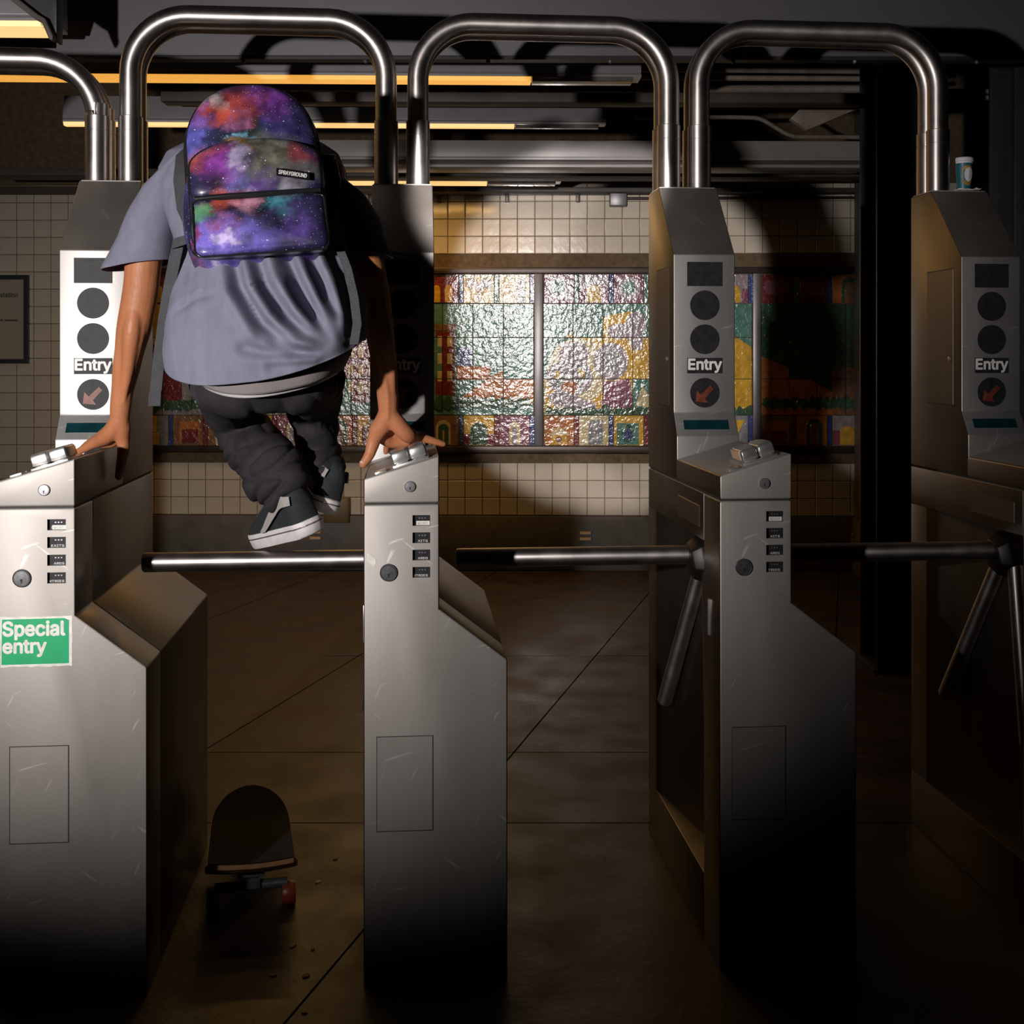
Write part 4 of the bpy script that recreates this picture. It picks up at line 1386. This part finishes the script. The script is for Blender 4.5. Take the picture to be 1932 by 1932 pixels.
# folds as polylines in the plane of the back (px at depth 2.5): (points, depth, width)
FOLDS = [
    ([(430, 470), (452, 540), (500, 612), (560, 655)], .026, 12),
    ([(476, 470), (500, 535), (548, 600), (612, 650)], .024, 11),
    ([(530, 470), (560, 530), (596, 590), (628, 648)], .026, 12),
    ([(575, 470), (606, 530), (632, 590), (645, 650)], .021, 11),
    ([(620, 480), (648, 545), (662, 610), (655, 668)], .021, 11),
    ([(470, 658), (560, 670), (640, 664)], .014, 10),
    ([(500, 640), (560, 660), (610, 668)], .010, 8),
    ([(520, 693), (600, 688), (655, 660)], .010, 8),
    ([(325, 590), (380, 560), (410, 555)], .006, 7),
    ([(345, 480), (360, 540), (350, 600)], .006, 12),
]
FL = []
for pts, d, wd in FOLDS:
    FL.append(([Vector((at(x, y, 2.50).x, at(x, y, 2.50).z)) for x, y in pts], d, wd / FOC * 2.5))


def fold_disp(x, z):
    p = Vector((x, z))
    s = 0.0
    for pts, d, wd in FL:
        best, side = 9, 0
        for i in range(len(pts) - 1):
            dd, t = seg_dist(p, pts[i], pts[i + 1])
            if dd < best:
                best = dd
                ab = pts[i + 1] - pts[i]
                side = ab.x * (p.y - pts[i].y) - ab.y * (p.x - pts[i].x)
                fade = 1.0
                if i == 0:
                    fade = 0.6 + 0.4 * t
                if i == len(pts) - 2:
                    fade = 1 - 0.85 * t
        q = best / wd
        # deep valley with a soft crest on its left
        s += -d * math.exp(-q * q * 1.2) * fade
        if side < 0:
            s += d * 0.0
        s += d * 0.55 * math.exp(-(q - 2.0) ** 2 * 0.9) * fade
    return s


ROWS = [(258, 440, 520, 2.80, .035), (263, 385, 580, 2.80, .06), (272, 348, 612, 2.79, .085), (290, 318, 640, 2.77, .105), (320, 304, 650, 2.75, .118), (380, 310, 652, 2.71, .125), (450, 330, 650, 2.67, .13), (510, 332, 668, 2.64, .135), (560, 322, 684, 2.62, .145), (610, 317, 692, 2.61, .155), (645, 316, 692, 2.61, .155), (668, 320, 688, 2.61, .15)]


def shirt_body():
    n, m = 380, 200
    rings = []
    for j in range(m + 1):
        v = j / m
        y = 258 + (668 - 258) * v
        xl, xr, Yc, dp = (float(smoothrow(y, ROWS, k)) for k in (1, 2, 3, 4))
        cl, crr = at(xl, y, Yc), at(xr, y, Yc)
        a = (crr.x - cl.x) / 2
        cx0 = (crr.x + cl.x) / 2
        z0 = cl.z
        ring = []
        for i in range(n):
            th = 2 * math.pi * i / n
            c, s = math.cos(th), math.sin(th)
            x = cx0 + a * math.copysign(abs(c) ** 0.85, c)
            yy = Yc + dp * math.copysign(abs(s) ** 0.85, s)
            z = z0
            back = max(0.0, -s)
            sag = max(0.0, (v - 0.62) / 0.38)
            z -= sag * sag * (0.058 * back ** 1.2 * (1.0 - 0.25 * c) - 0.03 * max(0, c) + 0.02 * max(0, -c))
            if s < 0:
                f = fold_disp(x, z) * min(1, back * 2.2) * min(1, max(0, (v - 0.4) / 0.1))
                yy -= f
            q = Vector((x, yy, z))
            nn = noise.noise(q * 9) * 0.006 + noise.noise(q * 24) * 0.0025
            x += nn * c
            yy += nn * s
            ring.append((x, yy, z))
        rings.append(ring)
    b = MB().loft(rings, True, False)
    # sleeves
    for pts in (
        [((385, 292), 2.765, .050, .078, 40), ((350, 303), 2.755, .066, .082, 42), ((322, 333), 2.745, .072, .082, 34), ((299, 385), 2.738, .070, .080, 25), ((280, 450), 2.74, .072, .078, 14), ((266, 488), 2.745, .078, .080, 10), ((262, 502), 2.745, .080, .080, 9)],
        [((580, 298), 2.765, .050, .078, -40), ((612, 308), 2.755, .064, .080, -42), ((640, 342), 2.745, .070, .080, -32), ((664, 398), 2.738, .066, .078, -22), ((680, 440), 2.74, .056, .072, -12), ((694, 470), 2.745, .054, .072, -10), ((698, 480), 2.745, .054, .072, -10)],
    ):
        rr_ = []
        P = [at(p[0], p[1], Y) for p, Y, *_ in pts]
        ks = np.linspace(0, len(P) - 1, 40)
        for k in ks:
            i = min(int(k), len(P) - 2)
            t = k - i
            c0 = P[i].lerp(P[i + 1], t)
            rxs = pts[i][2] + (pts[i + 1][2] - pts[i][2]) * t
            rys = pts[i][3] + (pts[i + 1][3] - pts[i][3]) * t
            tl = R(pts[i][4] + (pts[i + 1][4] - pts[i][4]) * t)
            ring = []
            for q in range(64):
                a = 2 * math.pi * q / 64
                x, yv = rxs * math.cos(a), rys * math.sin(a)
                p = c0 + Vector((x * math.cos(tl), yv, x * math.sin(tl)))
                nn = noise.noise(Vector((p.x * 14, p.y * 14, p.z * 6))) * 0.010 + noise.noise(p * 30) * 0.003
                p += Vector((math.cos(a), math.sin(a), 0)) * nn
                ring.append(p)
            rr_.append(ring)
        b.loft(rr_, True, False)
    o = b.build('shirt', M['shirt'], person, smooth=70)
    sf = o.modifiers.new('soft', 'SMOOTH')
    sf.factor = 0.5
    sf.iterations = 6
    sd = o.modifiers.new('thick', 'SOLIDIFY')
    sd.thickness = 0.003
    apply_mods(o)
    return o


shirt_body()


def band(name, m, rows, sag, depth):
    rings = []
    for (y, xl, xr, Yc, dp) in rows:
        cl, crr = at(xl, y, Yc), at(xr, y, Yc)
        a, cx0 = (crr.x - cl.x) / 2, (crr.x + cl.x) / 2
        ring = []
        for i in range(96):
            th = 2 * math.pi * i / 96
            c, s = math.cos(th), math.sin(th)
            z = cl.z - sag * max(0, -s) ** 1.3 * (1 - 0.25 * c)
            q = Vector((cx0 + a * c, Yc + dp * s, z))
            nn = noise.noise(q * 12) * 0.006
            ring.append(q + Vector((c, s, 0)) * nn)
        rings.append(ring)
    o = MB().loft(rings, True, False).build(name, m, person, smooth=70)
    sd = o.modifiers.new('thick', 'SOLIDIFY')
    sd.thickness = 0.003
    apply_mods(o)
    return o


band('undershirt', M['tee'], [(640, 350, 668, 2.63, .135), (670, 358, 660, 2.63, .137), (692, 366, 650, 2.63, .137), (697, 368, 648, 2.63, .136)], .050, 0)
band('waistband', M['waistband'], [(690, 372, 640, 2.635, .128), (706, 378, 636, 2.635, .127)], .046, 0)


def trousers():
    b = MB()
    V = at
    b.ball(V(505, 722, 2.655), (.132, .120, .066), 24, 16)
    b.ball(V(450, 735, 2.66), (.090, .100, .066), 24, 16)
    b.ball(V(560, 732, 2.67), (.088, .100, .062), 24, 16)

    def leg(pts):
        pp, rr2 = [], []
        P = [p for p, r in pts]
        for i in range(len(P) - 1):
            p0, p1, p2, p3 = P[max(i - 1, 0)], P[i], P[i + 1], P[min(i + 2, len(P) - 1)]
            for k in range(8):
                t = k / 8
                pp.append(0.5 * ((2 * p1) + (p2 - p0) * t + (2 * p0 - 5 * p1 + 4 * p2 - p3) * t * t + (-p0 + 3 * p1 - 3 * p2 + p3) * t ** 3))
                rr2.append(pts[i][1] + (pts[i + 1][1] - pts[i][1]) * t)
        pp.append(P[-1])
        rr2.append(pts[-1][1])
        b.tube(pp, rr2, 24)
    leg([(V(425, 712, 2.68), .082), (V(432, 742, 2.84), .082), (V(446, 778, 2.985), .072), (V(475, 830, 2.92), .066), (V(505, 868, 2.84), .072), (V(522, 900, 2.79), .074), (V(540, 924, 2.77), .060), (V(550, 936, 2.765), .050)])
    leg([(V(585, 712, 2.70), .075), (V(588, 745, 2.88), .074), (V(592, 778, 3.03), .066), (V(598, 825, 2.96), .056), (V(600, 860, 2.90), .056), (V(601, 885, 2.87), .058), (V(602, 906, 2.86), .052), (V(603, 916, 2.855), .046)])
    o = b.build('trousers', M['pants'], person)
    rm = o.modifiers.new('join', 'REMESH')
    rm.mode = 'VOXEL'
    rm.voxel_size = 0.0042
    s_ = o.modifiers.new('soft', 'SMOOTH')
    s_.factor = 0.5
    s_.iterations = 8
    apply_mods(o)
    me = o.data
    nrm = [v.normal.copy() for v in me.vertices]
    kl = at(446, 778, 2.985)
    for v, nn in zip(me.vertices, nrm):
        p = v.co
        low = min(1, max(0, (at(0, 800, 2.9).z - p.z) / 0.12))
        # soft diagonal drape above, stacked creases at the cuffs
        d = noise.noise(Vector((p.x * 10, p.y * 10, p.z * 5))) * 0.010
        w_ = Vector((p.x * 9, p.y * 9, p.z * 26 - p.x * 12))
        cre = 1 - abs(noise.noise(w_)) * 2.2
        d += low * (-0.016 * max(0, cre) ** 3 + 0.007)
        w2 = Vector((p.x * 14 + 5, p.y * 6, p.z * 9 + p.x * 9))
        d += (1 - low) * (-0.007 * max(0, 1 - abs(noise.noise(w2)) * 3))
        v.co = p + nn * d
    me.polygons.foreach_set('use_smooth', [True] * len(me.polygons))
    me.materials.clear()
    me.materials.append(M['pants'])
    return o


trousers()


def shoe(heel, toe, side_hint, length=0.30):
    """skate shoe: cupsole, suede upper, pale side stripe, laces; local x from heel to toe, y to the outside, z up"""
    xa = (toe - heel).normalized()
    za = (side_hint - xa * side_hint.dot(xa)).normalized()
    ya = za.cross(xa)
    mt = Matrix((xa, ya, za)).transposed().to_4x4()
    mt.translation = heel
    L_ = length

    def half(x):
        t = x / L_
        if t < 0.12:
            return 0.036 * (max(0, 1 - ((0.12 - t) / 0.12) ** 2)) ** 0.5 * 0.98 + 0.002
        if t < 0.7:
            return 0.036 + 0.012 * math.sin(math.pi / 2 * (t - 0.12) / 0.58) ** 1.5
        return 0.048 * max(0.0, 1 - ((t - 0.7) / 0.3) ** 2.4) ** 0.5 + 0.001
    ts = [0.0, 0.01, 0.03, 0.06, 0.10] + [0.1 + 0.6 * k / 12 for k in range(1, 13)] + [0.75, 0.8, 0.85, 0.9, 0.94, 0.97, 0.99, 1.0]
    out = [(t * L_, half(t * L_)) for t in ts]
    poly = [(x, hw) for x, hw in out] + [(x, -hw) for x, hw in reversed(out)]

    def ring(sc, z, bias=0):
        return [mt @ Vector((0.5 * L_ + (x - 0.5 * L_) * sc, y * sc, z + bias * (x / L_))) for x, y in poly]
    up = MB()
    rings = []
    N = 26
    xs = [0.006 + (L_ - 0.012) * k / N for k in range(N + 1)]
    for x in xs:
        t = x / L_
        hgt = float(np.interp(t, [0, .03, .12, .3, .42, .55, .75, .92, 1], [.052, .088, .100, .092, .085, .068, .046, .032, .012]))
        hw = max(0.006, half(x) * 0.97)
        r_ = []
        for k in range(18):
            a = math.pi * k / 17
            yy = hw * math.copysign(abs(math.cos(a)) ** 0.55, math.cos(a))
            zz = 0.026 + hgt * math.sin(a) ** 0.8
            tap = 1 - 0.30 * math.sin(a) ** 2
            r_.append(mt @ Vector((x, yy * tap, zz)))
        rings.append(r_)
    up.loft(rings)
    so = up.build('shoe', M['suede'], person, smooth=60)
    s = MB()
    s.loft([ring(0.97, 0.0), ring(1.0, 0.004), ring(1.015, 0.016), ring(1.02, 0.031), ring(1.0, 0.035), ring(0.9, 0.036)])
    s.build('sole', M['sole'], so, smooth=50)
    g = MB()
    g.loft([ring(1.0225, 0.0225), ring(1.0235, 0.0235), ring(1.0235, 0.0245), ring(1.0225, 0.0255)], True, False)
    g.build('foxing_line', M['bar'], so)
    for sy in (-1, 1):
        sb = MB()
        up_e, lo_e = [], []
        for k in range(15):
            t = k / 14
            x = L_ * (0.03 + 0.50 * t)
            hw = half(x) * 0.97
            hgt = float(np.interp(x / L_, [0, .03, .12, .3, .42, .55, .75, .92, 1], [.052, .088, .100, .092, .085, .068, .046, .032, .012]))
            top = float(np.interp(t, [0, .3, .6, .85, 1], [.74, .72, .52, .28, .16]))
            low = float(np.interp(t, [0, .3, .6, .85, 1], [.54, .46, .27, .10, .10]))

            def pt(fr, x=x, hw=hw, hgt=hgt):
                a = math.asin(min(1, fr) ** (1 / 0.8))
                yy = hw * abs(math.cos(a)) ** 0.55 * (1 - 0.30 * math.sin(a) ** 2) + 0.003 + 0.006 * math.cos(a)
                return mt @ Vector((x, sy * yy, 0.028 + hgt * fr + 0.007 * math.sin(a)))
            r4 = [pt(low + (top - low) * q / 4) for q in range(5)]
            up_e.append(r4)
        sb.loft(up_e, closed=False)
        s2 = sb.build('side_stripe', M['suede_grey'], so, smooth=60, normals=False)
        s2.data.materials.clear()
        s2.data.materials.append(M['suede_grey'])
    la = MB()
    for k in range(6):
        x = L_ * (0.48 + 0.05 * k)
        hgt = float(np.interp(x / L_, [.42, .55, .75, .92], [.085, .068, .046, .032]))
        la.tube([mt @ Vector((x, -0.022, 0.026 + hgt * 0.93)), mt @ Vector((x + .004, 0, 0.029 + hgt)), mt @ Vector((x, 0.022, 0.026 + hgt * 0.93))], 0.003, 8)
    la.build('laces', M['bar'], so, smooth=60)
    return so


shoe(at(596, 1006, 2.715), at(484, 1028, 2.985), Vector((-0.30, -0.12, 1.0)))
shoe(at(616, 970, 2.80), at(536, 932, 3.06), Vector((0.45, -0.12, 1.0)))

# ------------------------------------------------------------------ backpack
bot, top = at(492, 470, 2.415), at(466, 158, 2.545)
vv = (top - bot)
H = vv.length
vv.normalize()
uu = Vector((math.cos(R(9)), math.sin(R(9)), 0))
uu = (uu - vv * uu.dot(vv)).normalized()
nn_ = uu.cross(vv)          # toward the viewer
pk = bpy.data.objects.new('backpack', None)
C.objects.link(pk)
tag(pk, 'galaxy print backpack in purple, red and blue worn on the back', 'backpack')
pm = Matrix((uu, vv, nn_)).transposed().to_4x4()
pm.translation = bot
pk.matrix_world = pm     # local x right, y up, z toward the viewer; z = 0 is the front plane


def outline(hw, y0, y1, straight, rbot, n=14, pw=2.3):
    """dome shape: rounded bottom corners, straight sides, arched top"""
    pts = []
    for k in range(n + 1):
        a = math.pi + math.pi / 2 * k / n
        pts.append((-hw + rbot + rbot * math.cos(a), y0 + rbot + rbot * math.sin(a)))
    for k in range(n + 1):
        a = 1.5 * math.pi + math.pi / 2 * k / n
        pts.append((hw - rbot + rbot * math.cos(a), y0 + rbot + rbot * math.sin(a)))
    ys = y0 + (y1 - y0) * straight
    for k in range(2 * n + 1):
        a = math.pi * k / (2 * n)
        c, s = math.cos(a), math.sin(a)
        pts.append((hw * math.copysign(abs(c) ** (2 / pw), c), ys + (y1 - ys) * abs(s) ** (2 / pw)))
    return pts


def pillow(name, pts, z0, z1, fil, m, bulge=0.0, parent=pk, tilt=0.0, warp=0.0, drop=0.0):
    cx_ = sum(p[0] for p in pts) / len(pts)
    cy_ = (min(p[1] for p in pts) + max(p[1] for p in pts)) / 2
    ext = min(max(p[0] for p in pts) - cx_, max(p[1] for p in pts) - cy_)
    rings = []

    def ring(ins, z):
        k = 1 - ins / ext
        out = []
        for x, y in pts:
            xx, yv = cx_ + (x - cx_) * k, cy_ + (y - cy_) * k
            zz = z + tilt * (yv - cy_) + warp * noise.noise(Vector((xx * 16, yv * 16, z * 8 + 2)))
            out.append((xx, yv - drop * (z - z0) / (z1 - z0), zz))
        return out
    rings.append(ring(0, z0))
    for k in range(7):
        a = math.pi / 2 * k / 6
        rings.append(ring(fil * (1 - math.cos(a)), z1 - fil + fil * math.sin(a)))
    for k in range(1, 9):
        t = k / 8
        rings.append(ring(fil + (ext - fil - 0.004) * t, z1 + bulge * (1 - (1 - t) ** 2)))
    return MB().loft(rings).build(name, m, parent, smooth=50)


HW = 0.134
body_o = outline(HW, 0.022, H + 0.02, 0.60, 0.03, pw=2.25)
pillow('main_compartment', body_o, -0.17, -0.018, 0.022, M['galaxy'], bulge=0.014, warp=0.004)
# black zip band round the body's edge and piping on the front seam
ring_pts = [Vector((x * 1.004, (y - H / 2) * 1.004 + H / 2, -0.062)) for x, y in body_o]
b = MB()
b.tube(ring_pts + [ring_pts[0]], 0.007, 10)
b.build('zip_band', M['piping'], pk, smooth=60)
ring_pts = [Vector((x * 0.985, (y - H / 2) * 0.985 + H / 2, -0.034)) for x, y in body_o]
b = MB()
b.tube(ring_pts + [ring_pts[0]], 0.0032, 8)
b.build('piping', M['piping'], pk, smooth=60)
# middle pocket: arched top edge
mp_o = outline(0.132, 0.121, 0.254, 0.55, 0.022, pw=2.1)
mp_o = [(x + 0.004, y) for x, y in mp_o]
pillow('front_pocket', mp_o, -0.04, 0.012, 0.020, M['galaxy'], bulge=0.012, warp=0.006)
b = MB()
b.tube([Vector((x * 1.003, y, -0.008)) for x, y in mp_o] + [Vector((mp_o[0][0], mp_o[0][1], -0.008))], 0.0028, 8)
b.build('piping', M['piping'], pk, smooth=60)
lp_o = outline(0.131, 0.010, 0.136, 0.86, 0.016, pw=6)
lp_o = [(x + 0.004, y) for x, y in lp_o]
pillow('lower_pocket', lp_o, -0.05, 0.018, 0.016, M['galaxy'], bulge=0.012, warp=0.012, drop=0.026)
b = MB()
b.tube([Vector((x * 0.99, (y - .073) * 0.99 + .049, 0.010)) for x, y in lp_o] + [Vector((lp_o[0][0] * .99, (lp_o[0][1] - .073) * .99 + .049, 0.010))], 0.0022, 8)
b.build('piping', M['piping'], pk, smooth=60)
b = MB()
b.tube([(-0.120, 0.118, 0.004), (-0.06, 0.1165, 0.012), (0.0, 0.116, 0.014), (0.07, 0.117, 0.013), (0.128, 0.122, 0.004)], 0.0055, 10)
b.build('pocket_zip', M['piping'], pk, smooth=60)
# side pockets
for sx in (-1, 1):
    b = MB()
    rings = []
    for k in range(13):
        v = k / 12
        y = 0.034 + 0.20 * v
        bul = (0.026 if sx < 0 else 0.012) * math.sin(math.pi * min(1, v * 0.85 + 0.12)) ** 0.7
        ring = []
        for q in range(12):
            a = math.pi * q / 11
            ring.append((sx * (HW - 0.006 + bul * math.sin(a)), y, -0.10 + 0.055 * math.cos(a)))
        rings.append(ring)
    b.loft(rings)
    b.build('side_pocket', M['galaxy'], pk, smooth=60)
# zip pull
b = MB()
b.tube([(HW - 0.004, 0.232, -0.058), (HW + 0.018, 0.231, -0.052), (HW + 0.034, 0.226, -0.048)], [0.004, 0.0045, 0.006], 10)
b.build('zip_pull', M['piping'], pk, smooth=60)
# woven label
lb = MB().box(-0.034, 0.034, -0.001, 0.001, -0.0085, 0.0085).build('woven_label', M['piping'], pk)
lb.matrix_parent_inverse = Matrix.Identity(4)
lb.location = (0.076, 0.148, 0.0285)
lb.rotation_euler = (R(-90), 0, 0)
lb.rotation_euler = (Matrix.Rotation(R(16), 3, 'Y') @ Matrix.Rotation(R(-4), 3, 'Z') @ Matrix.Rotation(R(-90), 3, 'X')).to_euler()
text('lettering', 'SPRAYGROUND', 0.058, M['white_letter'], lb, (-0.030, -0.0011, -0.0048), rot=(R(90), 0, 0), bold=0.022, height=0.0092, shear=0.25, extrude=0.0004)


def strap(name, pts, wdt, parent, m, thick=0.0025):
    """flat webbing: pts world points with a side vector each"""
    b = MB()
    rings = []
    inv = pm.inverted()
    for p, s in pts:
        p, s = Vector(p), Vector(s).normalized() * wdt / 2
        d = Vector((0, thick, 0))
        rings.append([inv @ (p - s - d), inv @ (p + s - d), inv @ (p + s + d), inv @ (p - s + d)])
    b.loft(rings)
    return b.build(name, m, parent, smooth=40)


sxv = (1, 0.1, 0)
strap('hanging_strap', [(at(338, 452, 2.535), (1, .1, .1)), (at(330, 490, 2.54), sxv), (at(320, 540, 2.55), sxv), (at(310, 600, 2.56), sxv), (at(301, 670, 2.565), sxv), (at(295, 730, 2.565), sxv), (at(292, 766, 2.565), sxv)], 0.024, pk, M['web'])
strap('strap_end', [(at(293, 738, 2.559), sxv), (at(291.5, 766, 2.558), sxv)], 0.025, pk, M['web'])
strap('strap_wing', [(at(372, 440, 2.50), (.3, 0, 1)), (at(352, 452, 2.51), (.3, 0, 1)), (at(326, 460, 2.53), (.2, 0, 1))], 0.022, pk, M['web'])
strap('hanging_strap', [(at(638, 462, 2.50), sxv), (at(655, 505, 2.49), sxv), (at(668, 560, 2.485), sxv), (at(674, 610, 2.505), sxv), (at(668, 650, 2.51), sxv)], 0.018, pk, M['web'])
for sx, pts in ((-1, [(368, 430, 2.56), (352, 395, 2.60), (345, 340, 2.63), (350, 292, 2.65), (385, 262, 2.70)]), (1, [(595, 430, 2.56), (615, 395, 2.60), (622, 340, 2.63), (612, 292, 2.65), (575, 262, 2.70)])):
    strap('shoulder_strap', [(at(*p), (.9, .45 * sx, 0)) for p in pts], 0.05, pk, M['web'], 0.006)
